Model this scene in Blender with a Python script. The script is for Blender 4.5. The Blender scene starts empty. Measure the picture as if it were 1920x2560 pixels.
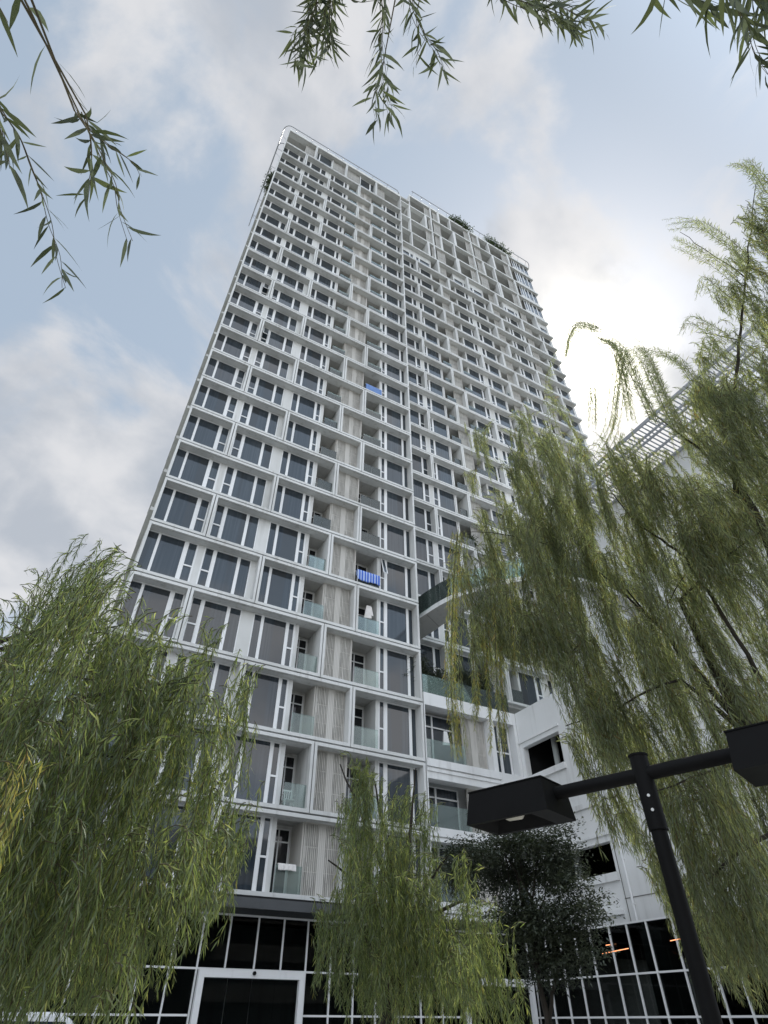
import bpy, math, random
import numpy as np
from math import radians, sin, cos, pi
from mathutils import Vector, Matrix
S = bpy.context.scene
COL = S.collection
random.seed(7)

# ------------------------------------------------------------------ camera
CAMZ = 1.6
FPX, PITCH, YAW, ROLL = 1443.3, 41.5, 28.955, 0.177     # focal length in px of a 1920x2560 frame
p_, y_, r_ = radians(PITCH), radians(YAW), radians(ROLL)
FWD = np.array([sin(y_)*cos(p_), cos(y_)*cos(p_), sin(p_)])
RT0 = np.array([cos(y_), -sin(y_), 0.0])
UP0 = np.cross(RT0, FWD)
RT = RT0*cos(r_) + UP0*sin(r_)
UPV = -RT0*sin(r_) + UP0*cos(r_)
cam = bpy.data.cameras.new('camera')
cam.sensor_fit = 'VERTICAL'
cam.sensor_height = 36.0
cam.lens = 36.0*FPX/2560.0
cam.clip_start = 0.05
cam.clip_end = 3000
camo = bpy.data.objects.new('camera', cam)
M3 = Matrix(((RT[0], UPV[0], -FWD[0]), (RT[1], UPV[1], -FWD[1]), (RT[2], UPV[2], -FWD[2])))
camo.matrix_world = Matrix.Translation((0, 0, CAMZ)) @ M3.to_4x4()
COL.objects.link(camo)
S.camera = camo

def ray(px, py):
    return RT*(px-960) + UPV*(1280-py) + FWD*FPX
def at_h(px, py, h):
    "point seen at pixel (1920x2560 frame) at horizontal distance h"
    d = ray(px, py); d = d*h/math.hypot(d[0], d[1])
    return np.array([d[0], d[1], d[2]+CAMZ])
def at_r(px, py, r):
    d = ray(px, py); d = d*r/np.linalg.norm(d)
    return np.array([d[0], d[1], d[2]+CAMZ])

# ------------------------------------------------------------------ sun, sky, exposure
SUN = np.array([0.541, 0.300, 0.786]); SUN /= np.linalg.norm(SUN)
sl = bpy.data.lights.new('sun', 'SUN'); sl.energy = 2.6; sl.angle = radians(3.0); sl.color = (1.0, 0.95, 0.86)
so = bpy.data.objects.new('sun', sl); COL.objects.link(so)
so.rotation_euler = Vector(SUN).to_track_quat('Z', 'Y').to_euler()
S.view_settings.view_transform = 'Standard'
S.view_settings.look = 'None'
S.view_settings.gamma = 1.0
S.view_settings.exposure = 0.82

def N(nt, kind, loc=None, **kw):
    n = nt.nodes.new(kind)
    for k, v in kw.items(): setattr(n, k, v)
    return n
def math_n(nt, op, a, b=None, c=None, clamp=False):
    n = N(nt, 'ShaderNodeMath', operation=op); n.use_clamp = clamp
    for i, v in enumerate((a, b, c)):
        if v is None: continue
        if hasattr(v, 'is_linked'): nt.links.new(v, n.inputs[i])
        else: n.inputs[i].default_value = v
    return n.outputs[0]
def mixc(nt, f, a, b, mode='MIX'):
    n = N(nt, 'ShaderNodeMix', data_type='RGBA', blend_type=mode)
    for sock, v in ((n.inputs['Factor'], f), (n.inputs[6], a), (n.inputs[7], b)):
        if hasattr(v, 'is_linked'): nt.links.new(v, sock)
        elif isinstance(v, (int, float)): sock.default_value = v
        else: sock.default_value = (*v, 1.0)
    return n.outputs[2]
def maprange(nt, v, a, b, c=0.0, d=1.0, smooth=True):
    n = N(nt, 'ShaderNodeMapRange'); n.interpolation_type = 'SMOOTHSTEP' if smooth else 'LINEAR'
    nt.links.new(v, n.inputs[0])
    n.inputs[1].default_value, n.inputs[2].default_value, n.inputs[3].default_value, n.inputs[4].default_value = a, b, c, d
    return n.outputs[0]

W = bpy.data.worlds.new('World'); S.world = W; W.use_nodes = True
nt = W.node_tree; nt.nodes.clear()
tc = N(nt, 'ShaderNodeTexCoord')
sky = N(nt, 'ShaderNodeTexSky', sky_type='NISHITA'); sky.sun_disc = False
sky.sun_elevation = radians(51.8); sky.sun_rotation = radians(61.0)
sky.air_density = 1.0; sky.dust_density = 2.0; sky.ozone_density = 1.2
D = tc.outputs['Generated']
sep = N(nt, 'ShaderNodeSeparateXYZ'); nt.links.new(D, sep.inputs[0])
dot = N(nt, 'ShaderNodeVectorMath', operation='DOT_PRODUCT'); nt.links.new(D, dot.inputs[0]); dot.inputs[1].default_value = tuple(SUN)
dv = dot.outputs['Value']
# clouds live on a plane overhead
zc = math_n(nt, 'MAXIMUM', math_n(nt, 'ADD', sep.outputs[2], 0.35), 0.05)
cmb = N(nt, 'ShaderNodeCombineXYZ')
nt.links.new(math_n(nt, 'DIVIDE', sep.outputs[0], zc), cmb.inputs[0]); nt.links.new(math_n(nt, 'DIVIDE', sep.outputs[1], zc), cmb.inputs[1])
def noise(vec, scale, detail, rough=0.55, dist=0.0, off=(0, 0, 0)):
    mp = N(nt, 'ShaderNodeMapping'); nt.links.new(vec, mp.inputs[0]); mp.inputs['Location'].default_value = off
    n = N(nt, 'ShaderNodeTexNoise'); nt.links.new(mp.outputs[0], n.inputs['Vector'])
    n.inputs['Scale'].default_value = scale; n.inputs['Detail'].default_value = detail
    n.inputs['Roughness'].default_value = rough; n.inputs['Distortion'].default_value = dist
    return n.outputs[0]
n1 = noise(cmb.outputs[0], 3.0, 9, 0.56, 0.35, (3.1, 1.7, 0))
n2 = noise(cmb.outputs[0], 0.8, 3, 0.5, 0.0, (7.3, 2.2, 0))
n3 = noise(cmb.outputs[0], 4.6, 8, 0.5, 0.2, (1.2, 9.2, 3.0))
dens = math_n(nt, 'ADD', math_n(nt, 'MULTIPLY', n1, 0.62), math_n(nt, 'MULTIPLY', n2, 0.5))
# more cloud low on the left of the tower and round the sun
lowz = maprange(nt, sep.outputs[2], 0.85, 0.45)
dens = math_n(nt, 'ADD', dens, math_n(nt, 'MULTIPLY', lowz, 0.07))
near = maprange(nt, dv, 0.95, 0.995)
dens = math_n(nt, 'ADD', dens, math_n(nt, 'MULTIPLY', near, 0.10))
mask = maprange(nt, dens, 0.555, 0.635)
hz = maprange(nt, sep.outputs[2], 0.35, -0.05)
shade = maprange(nt, n3, 0.38, 0.62)
cl = mixc(nt, shade, (3.6, 3.8, 4.15), (5.9, 5.8, 5.8))
g1 = math_n(nt, 'MULTIPLY', math_n(nt, 'POWER', math_n(nt, 'MAXIMUM', dv, 0.0), 130.0), 2.6)
g2 = math_n(nt, 'MULTIPLY', math_n(nt, 'POWER', math_n(nt, 'MAXIMUM', dv, 0.0), 520.0), 34.0)
gl = N(nt, 'ShaderNodeCombineXYZ')
gs = math_n(nt, 'MULTIPLY', math_n(nt, 'ADD', g1, g2), maprange(nt, math_n(nt, 'ADD', math_n(nt, 'MULTIPLY', n1, 0.55), math_n(nt, 'MULTIPLY', n3, 0.45)), 0.38, 0.60, 0.35, 1.55))
nt.links.new(gs, gl.inputs[0]); nt.links.new(math_n(nt, 'MULTIPLY', gs, 0.93), gl.inputs[1]); nt.links.new(math_n(nt, 'MULTIPLY', gs, 0.76), gl.inputs[2])
veil = mixc(nt, 0.80, sky.outputs[0], (3.3, 4.0, 4.8))
base = mixc(nt, math_n(nt, 'MULTIPLY', mask, 0.8), veil, cl)
base = mixc(nt, math_n(nt, 'MULTIPLY', hz, 0.7), base, (5.0, 5.2, 5.4))
# unseen sky behind the viewer, brightened as added fill for the shaded facade
rear_fill = maprange(nt, sep.outputs[1], 0.05, -0.45, 1.0, 2.5)
av = N(nt, 'ShaderNodeVectorMath', operation='SCALE'); nt.links.new(base, av.inputs[0]); nt.links.new(rear_fill, av.inputs['Scale']); base = av.outputs[0]
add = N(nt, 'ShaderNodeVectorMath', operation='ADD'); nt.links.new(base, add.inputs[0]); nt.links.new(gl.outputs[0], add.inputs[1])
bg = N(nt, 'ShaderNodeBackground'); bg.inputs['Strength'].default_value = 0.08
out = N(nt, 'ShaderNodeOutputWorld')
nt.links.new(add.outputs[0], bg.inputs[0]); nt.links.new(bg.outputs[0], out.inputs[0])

# ------------------------------------------------------------------ materials
def mat(name): 
    m = bpy.data.materials.new(name); m.use_nodes = True
    return m, m.node_tree, m.node_tree.nodes['Principled BSDF']
def noise_m(nt, scale, detail=4, rough=0.6, vec='Object', stretch=(1, 1, 1)):
    t = N(nt, 'ShaderNodeTexCoord'); mp = N(nt, 'ShaderNodeMapping'); nt.links.new(t.outputs[vec], mp.inputs[0])
    mp.inputs['Scale'].default_value = stretch
    n = N(nt, 'ShaderNodeTexNoise'); nt.links.new(mp.outputs[0], n.inputs['Vector'])
    n.inputs['Scale'].default_value = scale; n.inputs['Detail'].default_value = detail; n.inputs['Roughness'].default_value = rough
    return n.outputs[0]
def plain(name, col, rough=0.6, var=0.06, scale=1.5, stretch=(1, 1, 1), metal=0.0, spec=0.5, bump=0.0):
    m, nt, b = mat(name)
    n = noise_m(nt, scale, 5, 0.6, 'Object', stretch)
    c2 = tuple(max(0, c*(1-3*var)) for c in col)
    nt.links.new(mixc(nt, maprange(nt, n, 0.35, 0.75), col, c2), b.inputs['Base Color'])
    b.inputs['Roughness'].default_value = rough; b.inputs['Metallic'].default_value = metal
    b.inputs['Specular IOR Level'].default_value = spec
    if bump:
        bp = N(nt, 'ShaderNodeBump'); bp.inputs['Strength'].default_value = bump; bp.inputs['Distance'].default_value = 0.02
        nt.links.new(noise_m(nt, scale*9, 4), bp.inputs['Height']); nt.links.new(bp.outputs[0], b.inputs['Normal'])
    return m
def facade_mat(name, col, rough, dirt):
    m, nt, b = mat(name)
    g = N(nt, 'ShaderNodeNewGeometry')
    def nz(sc, st, det=5):
        mp = N(nt, 'ShaderNodeMapping'); nt.links.new(g.outputs['Position'], mp.inputs[0]); mp.inputs['Scale'].default_value = st
        n = N(nt, 'ShaderNodeTexNoise'); nt.links.new(mp.outputs[0], n.inputs['Vector']); n.inputs['Scale'].default_value = sc; n.inputs['Detail'].default_value = det
        return n.outputs[0]
    streak = maprange(nt, nz(1.0, (3.5, 3.5, 0.30)), 0.52, 0.80)
    blot = maprange(nt, nz(0.35, (1, 1, 1)), 0.40, 0.70)
    f = math_n(nt, 'MULTIPLY', math_n(nt, 'ADD', streak, math_n(nt, 'MULTIPLY', blot, 0.6)), dirt)
    c = mixc(nt, f, col, (col[0]*0.45, col[1]*0.44, col[2]*0.41))
    nt.links.new(c, b.inputs['Base Color']); b.inputs['Roughness'].default_value = rough
    return m
MW = facade_mat('tower_render', (0.68, 0.685, 0.67), 0.7, 0.45)
MPOD = facade_mat('podium_render', (0.80, 0.805, 0.80), 0.7, 0.35)
MFRAME = facade_mat('white_aluminium', (0.82, 0.825, 0.825), 0.4, 0.18)
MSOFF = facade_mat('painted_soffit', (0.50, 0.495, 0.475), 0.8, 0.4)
MBEIGE = facade_mat('grey_louvre', (0.56, 0.54, 0.50), 0.6, 0.35)
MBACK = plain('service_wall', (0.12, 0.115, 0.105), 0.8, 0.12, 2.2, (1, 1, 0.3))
MCONC = plain('paving', (0.44, 0.43, 0.41), 0.85, 0.08, 0.6, bump=0.2)
MBLACK = plain('black_steel', (0.006, 0.006, 0.0065), 0.55, 0.1, 3.0, spec=0.15)
MSTEEL = plain('dark_canopy_steel', (0.07, 0.075, 0.08), 0.4, 0.08, 1.0)
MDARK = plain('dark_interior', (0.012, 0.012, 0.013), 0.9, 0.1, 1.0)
MGREY = plain('grey_column', (0.50, 0.52, 0.50), 0.8, 0.08, 1.0)
MTUBE = plain('galvanised_tube', (0.45, 0.46, 0.48), 0.35, 0.05, 3.0, metal=0.6)
MBARK = plain('willow_bark', (0.055, 0.045, 0.035), 0.9, 0.2, 14.0, (1, 1, 0.25), bump=0.6)
MTWIG = plain('twig', (0.10, 0.085, 0.04), 0.7, 0.2, 9.0)
MBOLT = plain('zinc_bolt', (0.7, 0.7, 0.68), 0.35, 0.02, 9.0, metal=0.5)
MPLASTIC = plain('white_plastic', (0.8, 0.8, 0.78), 0.5, 0.03, 4.0)
MCLOTHW = plain('white_cloth', (0.78, 0.75, 0.72), 0.9, 0.06, 5.0)
MBLUE = plain('blue_sheet', (0.16, 0.27, 0.55), 0.9, 0.08, 5.0)
MREFL = plain('lamp_reflector', (0.75, 0.72, 0.62), 0.3, 0.02, 8.0)
MRUB = plain('tyre_rubber', (0.02, 0.02, 0.02), 0.9, 0.1, 8.0)
MVAN = plain('van_paint', (0.78, 0.79, 0.80), 0.2, 0.01, 2.0)

def window_mat():
    m, nt, b = mat('curtained_glass')
    t = N(nt, 'ShaderNodeTexCoord'); s = N(nt, 'ShaderNodeSeparateXYZ'); nt.links.new(t.outputs['Object'], s.inputs[0])
    oi = N(nt, 'ShaderNodeObjectInfo')
    x = math_n(nt, 'ADD', s.outputs[0], math_n(nt, 'MULTIPLY', oi.outputs['Random'], 37.0))
    c = N(nt, 'ShaderNodeCombineXYZ'); nt.links.new(x, c.inputs[0]); nt.links.new(math_n(nt, 'MULTIPLY', s.outputs[2], 0.02), c.inputs[2])
    n = N(nt, 'ShaderNodeTexNoise'); nt.links.new(c.outputs[0], n.inputs['Vector']); n.inputs['Scale'].default_value = 9.0
    n.inputs['Detail'].default_value = 2.0
    fold = maprange(nt, n.outputs[0], 0.38, 0.66)
    nb = N(nt, 'ShaderNodeTexNoise'); nt.links.new(c.outputs[0], nb.inputs['Vector']); nb.inputs['Scale'].default_value = 0.9; nb.inputs['Detail'].default_value = 0.0
    drawn = maprange(nt, nb.outputs[0], 0.40, 0.46)
    cur = mixc(nt, fold, (0.030, 0.040, 0.050), (0.045, 0.056, 0.068))
    tint = mixc(nt, math_n(nt, 'MULTIPLY', oi.outputs['Random'], 0.7), (1.1, 1.1, 1.1), (0.70, 0.73, 0.76))
    cur = mixc(nt, 1.0, cur, tint, 'MULTIPLY')
    gi = N(nt, 'ShaderNodeNewGeometry')
    cur = mixc(nt, 1.0, cur, mixc(nt, gi.outputs['Random Per Island'], (0.62, 0.64, 0.68), (1.18, 1.16, 1.12)), 'MULTIPLY')
    nt.links.new(mixc(nt, drawn, (0.034, 0.039, 0.044), cur), b.inputs['Base Color'])
    b.inputs['Roughness'].default_value = 0.04
    b.inputs['IOR'].default_value = 1.6
    # panes are never perfectly flat
    bp = N(nt, 'ShaderNodeBump'); bp.inputs['Strength'].default_value = 0.05; bp.inputs['Distance'].default_value = 0.05
    nn = N(nt, 'ShaderNodeTexNoise'); nt.links.new(t.outputs['Object'], nn.inputs['Vector']); nn.inputs['Scale'].default_value = 0.7
    nt.links.new(nn.outputs[0], bp.inputs['Height']); nt.links.new(bp.outputs[0], b.inputs['Normal'])
    return m
MGLASS = window_mat()
def clear_glass(name, tint, refl_rough=0.02, ior=1.45, mixin=0.0, milk=(0.4, 0.5, 0.48)):
    m = bpy.data.materials.new(name); m.use_nodes = True; nt = m.node_tree; nt.nodes.clear()
    fr = N(nt, 'ShaderNodeFresnel'); fr.inputs[0].default_value = ior
    tr = N(nt, 'ShaderNodeBsdfTransparent'); tr.inputs[0].default_value = (*tint, 1)
    gl = N(nt, 'ShaderNodeBsdfGlossy'); gl.inputs['Roughness'].default_value = refl_rough
    a = tr.outputs[0]
    if mixin > 0:
        df = N(nt, 'ShaderNodeBsdfDiffuse'); df.inputs[0].default_value = (*milk, 1)
        mm = N(nt, 'ShaderNodeMixShader'); mm.inputs[0].default_value = mixin
        nt.links.new(a, mm.inputs[1]); nt.links.new(df.outputs[0], mm.inputs[2]); a = mm.outputs[0]
    mx = N(nt, 'ShaderNodeMixShader'); nt.links.new(fr.outputs[0], mx.inputs[0])
    nt.links.new(a, mx.inputs[1]); nt.links.new(gl.outputs[0], mx.inputs[2])
    o = N(nt, 'ShaderNodeOutputMaterial'); nt.links.new(mx.outputs[0], o.inputs[0])
    return m
MRAIL = clear_glass('balustrade_glass', (0.80, 0.88, 0.86), 0.02, 1.5, 0.13, (0.55, 0.64, 0.62))
MTEAL = clear_glass('teal_glass', (0.80, 0.93, 0.89), 0.02, 1.45, 0.08, (0.50, 0.68, 0.62))
MLOBBY = clear_glass('lobby_glass', (0.30, 0.32, 0.32), 0.01, 1.22)
def emis(name, col, st):
    m = bpy.data.materials.new(name); m.use_nodes = True; nt = m.node_tree; nt.nodes.clear()
    e = N(nt, 'ShaderNodeEmission'); e.inputs[0].default_value = (*col, 1); e.inputs[1].default_value = st
    o = N(nt, 'ShaderNodeOutputMaterial'); nt.links.new(e.outputs[0], o.inputs[0]); return m
MLED = emis('orange_led', (1.0, 0.38, 0.17), 1.3)
MBULB = emis('small_bulb', (1.0, 0.95, 0.85), 2.5)
def towel_mat():
    m, nt, b = mat('striped_towel')
    t = N(nt, 'ShaderNodeTexCoord'); s = N(nt, 'ShaderNodeSeparateXYZ'); nt.links.new(t.outputs['Object'], s.inputs[0])
    a = math_n(nt, 'GREATER_THAN', math_n(nt, 'SINE', math_n(nt, 'MULTIPLY', s.outputs[0], 34.0)), 0.1)
    nt.links.new(mixc(nt, a, (0.05, 0.13, 0.55), (0.42, 0.52, 0.74)), b.inputs['Base Color']); b.inputs['Roughness'].default_value = 0.95
    return m
MTOWEL = towel_mat()
def leaf_mat(name, cols, back=None, trans=0.58, gloss=0.05, rough=0.5):
    m = bpy.data.materials.new(name); m.use_nodes = True; nt = m.node_tree; nt.nodes.clear()
    g = N(nt, 'ShaderNodeNewGeometry')
    cr = N(nt, 'ShaderNodeValToRGB'); nt.links.new(g.outputs['Random Per Island'], cr.inputs[0])
    el = cr.color_ramp.elements
    for i, (p, c) in enumerate(cols):
        e = el[i] if i < 2 else el.new(p)
        e.position = p; e.color = (*c, 1)
    # clump to clump variation of the species colour
    t = N(nt, 'ShaderNodeTexCoord'); n = N(nt, 'ShaderNodeTexNoise'); nt.links.new(t.outputs['Object'], n.inputs['Vector']); n.inputs['Scale'].default_value = 1.6
    colr = mixc(nt, maprange(nt, n.outputs[0], 0.35, 0.65), cr.outputs[0], mixc(nt, 1.0, cr.outputs[0], (0.70, 0.74, 0.80), 'MULTIPLY'))
    if back is not None:
        colr = mixc(nt, math_n(nt, 'MULTIPLY', g.outputs['Backfacing'], 0.55), colr, back)
    df = N(nt, 'ShaderNodeBsdfDiffuse'); nt.links.new(colr, df.inputs[0])
    tl = N(nt, 'ShaderNodeBsdfTranslucent'); nt.links.new(mixc(nt, 1.0, colr, (1.6, 1.65, 1.15), 'MULTIPLY'), tl.inputs[0])
    m1 = N(nt, 'ShaderNodeMixShader'); m1.inputs[0].default_value = trans
    nt.links.new(df.outputs[0], m1.inputs[1]); nt.links.new(tl.outputs[0], m1.inputs[2])
    gl = N(nt, 'ShaderNodeBsdfGlossy'); gl.inputs['Roughness'].default_value = rough; gl.inputs[0].default_value = (0.8, 0.85, 0.8, 1)
    m2 = N(nt, 'ShaderNodeMixShader'); m2.inputs[0].default_value = gloss
    nt.links.new(m1.outputs[0], m2.inputs[1]); nt.links.new(gl.outputs[0], m2.inputs[2])
    o = N(nt, 'ShaderNodeOutputMaterial'); nt.links.new(m2.outputs[0], o.inputs[0]); return m
MLEAF = leaf_mat('willow_leaf', [(0.0, (0.12, 0.165, 0.060)), (0.35, (0.195, 0.25, 0.080)), (0.75, (0.30, 0.34, 0.12)), (0.96, (0.46, 0.47, 0.19)), (1.0, (0.30, 0.24, 0.05))], (0.12, 0.15, 0.10))
MLEAFR = leaf_mat('willow_leaf_olive', [(0.0, (0.15, 0.185, 0.092)), (0.4, (0.26, 0.29, 0.135)), (0.8, (0.40, 0.41, 0.20)), (0.95, (0.19, 0.17, 0.05)), (1.0, (0.26, 0.15, 0.05))], (0.13, 0.15, 0.11), trans=0.6)
MLEAFY = leaf_mat('willow_leaf_yellowing', [(0.0, (0.16, 0.20, 0.06)), (0.4, (0.28, 0.29, 0.08)), (0.8, (0.42, 0.37, 0.10)), (1.0, (0.46, 0.32, 0.12))], None, trans=0.5)
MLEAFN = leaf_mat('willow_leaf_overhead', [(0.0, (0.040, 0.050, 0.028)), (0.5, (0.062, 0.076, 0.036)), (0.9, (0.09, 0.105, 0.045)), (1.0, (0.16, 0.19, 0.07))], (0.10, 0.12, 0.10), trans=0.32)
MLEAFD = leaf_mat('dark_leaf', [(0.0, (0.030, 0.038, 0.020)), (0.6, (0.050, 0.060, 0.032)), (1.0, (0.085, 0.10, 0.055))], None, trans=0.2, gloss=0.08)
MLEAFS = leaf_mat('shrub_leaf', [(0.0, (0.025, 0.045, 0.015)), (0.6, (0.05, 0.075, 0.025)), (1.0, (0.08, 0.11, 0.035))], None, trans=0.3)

MPANE = plain('dark_pane', (0.016, 0.017, 0.020), 0.05, 0.02, 1.0)
# ------------------------------------------------------------------ mesh helpers
class MB:
    def __init__(s): s.v = []; s.f = []; s.m = []; s.mats = []
    def mi(s, m):
        if m not in s.mats: s.mats.append(m)
        return s.mats.index(m)
    def box(s, x0, x1, y0, y1, z0, z1, m):
        if x1 <= x0 or y1 <= y0 or z1 <= z0: return
        b = len(s.v); k = s.mi(m)
        s.v += [(x0, y0, z0), (x1, y0, z0), (x1, y1, z0), (x0, y1, z0), (x0, y0, z1), (x1, y0, z1), (x1, y1, z1), (x0, y1, z1)]
        for f in ((0, 3, 2, 1), (4, 5, 6, 7), (0, 1, 5, 4), (1, 2, 6, 5), (2, 3, 7, 6), (3, 0, 4, 7)):
            s.f.append(tuple(b+i for i in f)); s.m.append(k)
    def poly(s, pts, m):
        b = len(s.v); s.v += [tuple(p) for p in pts]; s.f.append(tuple(range(b, b+len(pts)))); s.m.append(s.mi(m))
    def hexa(s, lo, hi, m):
        "eight corner solid: lo and hi are two quads with the same winding"
        b = len(s.v); k = s.mi(m); n = len(lo)
        s.v += [tuple(p) for p in lo] + [tuple(p) for p in hi]
        s.f.append(tuple(b+i for i in reversed(range(n)))); s.m.append(k)
        s.f.append(tuple(b+n+i for i in range(n))); s.m.append(k)
        for i in range(n):
            j = (i+1) % n; s.f.append((b+i, b+j, b+n+j, b+n+i)); s.m.append(k)
    def tube(s, pts, rad, m, n=8, cap=True):
        pts = [np.array(p, float) for p in pts]; k = s.mi(m); b = len(s.v)
        if not hasattr(rad, '__len__'): rad = [rad]*len(pts)
        ref = None
        for i, p in enumerate(pts):
            t = pts[min(i+1, len(pts)-1)]-pts[max(i-1, 0)]; t /= (np.linalg.norm(t)+1e-9)
            if ref is None:
                ref = np.array([0, 0, 1.0]) if abs(t[2]) < 0.9 else np.array([1.0, 0, 0])
            a = np.cross(t, ref); a /= (np.linalg.norm(a)+1e-9); c = np.cross(a, t); ref = c
            for j in range(n):
                q = 2*pi*j/n; s.v.append(tuple(p+rad[i]*(a*cos(q)+c*sin(q))))
        for i in range(len(pts)-1):
            for j in range(n):
                j2 = (j+1) % n; s.f.append((b+i*n+j, b+i*n+j2, b+(i+1)*n+j2, b+(i+1)*n+j)); s.m.append(k)
        if cap:
            s.f.append(tuple(b+j for j in range(n))); s.m.append(k)
            s.f.append(tuple(b+(len(pts)-1)*n+j for j in reversed(range(n)))); s.m.append(k)
    def mesh(s, name, smooth=False):
        me = bpy.data.meshes.new(name); me.from_pydata(s.v, [], s.f)
        for m in s.mats: me.materials.append(m)
        me.polygons.foreach_set('material_index', s.m)
        if smooth: me.polygons.foreach_set('use_smooth', [True]*len(s.f))
        me.update(); return me
    def build(s, name, parent=None, smooth=False, loc=(0, 0, 0)):
        return link(name, s.mesh(name, smooth), parent, loc)
def link(name, me, parent=None, loc=(0, 0, 0)):
    o = bpy.data.objects.new(name, me); COL.objects.link(o); o.location = loc
    if parent is not None: o.parent = parent
    return o
def tag(o, label, cat, group=None):
    o['label'] = label; o['category'] = cat
    if group: o['group'] = group
    return o
def thing(name, label, cat, loc=(0, 0, 0), group=None):
    o = bpy.data.objects.new(name, None); COL.objects.link(o); o.location = loc; o.empty_display_size = 0.3
    return tag(o, label, cat, group)
def bevel(o, w=0.01, seg=2):
    md = o.modifiers.new('bevel', 'BEVEL'); md.width = w; md.segments = seg; md.limit_method = 'ANGLE'; return o

# ------------------------------------------------------------------ ground
MCITY = plain('asphalt_and_planting', (0.09, 0.095, 0.08), 0.95, 0.1, 0.05)
g = MB(); g.poly([(-900, -900, 0), (900, -900, 0), (900, 900, 0), (-900, 900, 0)], MCITY)
go = g.build('ground'); go['kind'] = 'structure'
g = MB(); g.poly([(-32, -20, 0.004), (22, -20, 0.004), (22, 26, 0.004), (-32, 26, 0.004)], MCONC)
go = g.build('plaza'); go['kind'] = 'structure'

FH = 3.0825
def zrel(k): return CAMZ + 15.875 + FH*k

# window groups: list of (x0, x1, kind) with kind 'p' plain pane, 's' split pane; a frame member fills the gaps
def window_meshes(spec, H, d=0.10):
    fr = MB(); pn = MB()
    x0 = spec[0][0]; x1 = spec[-1][1]; bw = 0.055
    X0 = x0-bw; X1 = x1+bw
    fr.box(X0, X1, 0, d, H-0.05, H, MFRAME); fr.box(X0, X1, 0, d, 0, 0.07, MFRAME)
    fr.box(X0, x0, 0, d, 0.07, H-0.05, MFRAME); fr.box(x1, X1, 0, d, 0.07, H-0.05, MFRAME)
    for i, (a, b, k) in enumerate(spec):
        if i: fr.box(spec[i-1][1], a, 0, d, 0.07, H-0.05, MFRAME)
        if k == 's':
            zm = 0.07+(H-0.12)*0.46
            fr.box(a, b, 0.012, d, zm-0.04, zm+0.04, MFRAME)
            for (za, zb) in ((0.07, zm-0.04), (zm+0.04, H-0.05)):
                # casement sash frame
                fr.box(a, a+0.035, 0.02, d, za, zb, MFRAME); fr.box(b-0.035, b, 0.02, d, za, zb, MFRAME)
                pn.box(a+0.035, b-0.035, 0.055, 0.075, za, zb, MGLASS)
        elif k == 't':
            zm = 0.07+(H-0.12)*0.30
            fr.box(a, b, 0.012, d, zm-0.04, zm+0.04, MFRAME)
            pn.box(a, b, 0.05, 0.07, 0.07, zm-0.04, MGLASS); pn.box(a, b, 0.05, 0.07, zm+0.04, H-0.05, MGLASS)
        else:
            pn.box(a, b, 0.05, 0.07, 0.07, H-0.05, MGLASS)
    return fr.mesh('window'), pn.mesh('pane')
class WinStore:
    "places windows; the nearest hundred become parts of their own, the rest one mesh"
    def __init__(s, tower): s.tower = tower; s.cache = {}; s.n = 0; s.rest = []; s.todo = []
    def add(s, key, spec, x, y, z, H): s.todo.append((z, key, spec, x, y, H))
    def flush(s, limit=98):
        s.todo.sort(key=lambda t: t[0])
        for i, (z, key, spec, x, y, H) in enumerate(s.todo):
            kk = (key, round(H, 3))
            if kk not in s.cache: s.cache[kk] = window_meshes(spec, H)
            fm, pm = s.cache[kk]
            if i < limit:
                o = link('window', fm, s.tower, (x, y, z)); link('pane', pm, o)
            else: s.rest.append((fm, pm, x, y, z))
        if s.rest:
            merge('upper_windows', s.rest, s.tower)
def merge(name, items, parent):
    vs = []; fs = []; ms = []; mats = []
    for it in items:
        x, y, z = it[-3:]
        for me in it[:-3]:
            b = len(vs)
            for v in me.vertices: vs.append((v.co.x+x, v.co.y+y, v.co.z+z))
            for p in me.polygons:
                m = me.materials[p.material_index]
                if m not in mats: mats.append(m)
                fs.append(tuple(b+i for i in p.vertices)); ms.append(mats.index(m))
    me = bpy.data.meshes.new(name); me.from_pydata(vs, [], fs)
    for m in mats: me.materials.append(m)
    me.polygons.foreach_set('material_index', ms); me.update()
    o = link(name, me, parent); o['kind'] = 'stuff'; return o
def ring_mesh(w, h, bh=0.165, bw=0.135, depth=0.72):
    m = MB()
    m.box(0, w, 0, depth, 0.008, bh, MW); m.box(0, w, 0, depth, h-bh, h-0.008, MW)
    m.box(0.006, bw, 0.001, depth, bh, h-bh, MW); m.box(w-bw, w-0.006, 0.001, depth, bh, h-bh, MW)
    # drip groove under the head
    m.box(bw, w-bw, 0.10, 0.13, h-bh-0.02, h-bh, MSOFF)
    return m.mesh('facade_frame')
_ring = {}
def ring(parent, x0, x1, z0, z1, y, **kw):
    key = (round(x1-x0, 2), round(z1-z0, 2), tuple(sorted(kw.items())))
    if key not in _ring: _ring[key] = ring_mesh(x1-x0, z1-z0, **kw)
    return link('facade_frame', _ring[key], parent, (x0, y, z0))
MMOTTLE = plain('perforated_sheet', (0.40, 0.39, 0.36), 0.7, 0.16, 3.2, (1.0, 1.0, 0.45))
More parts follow.
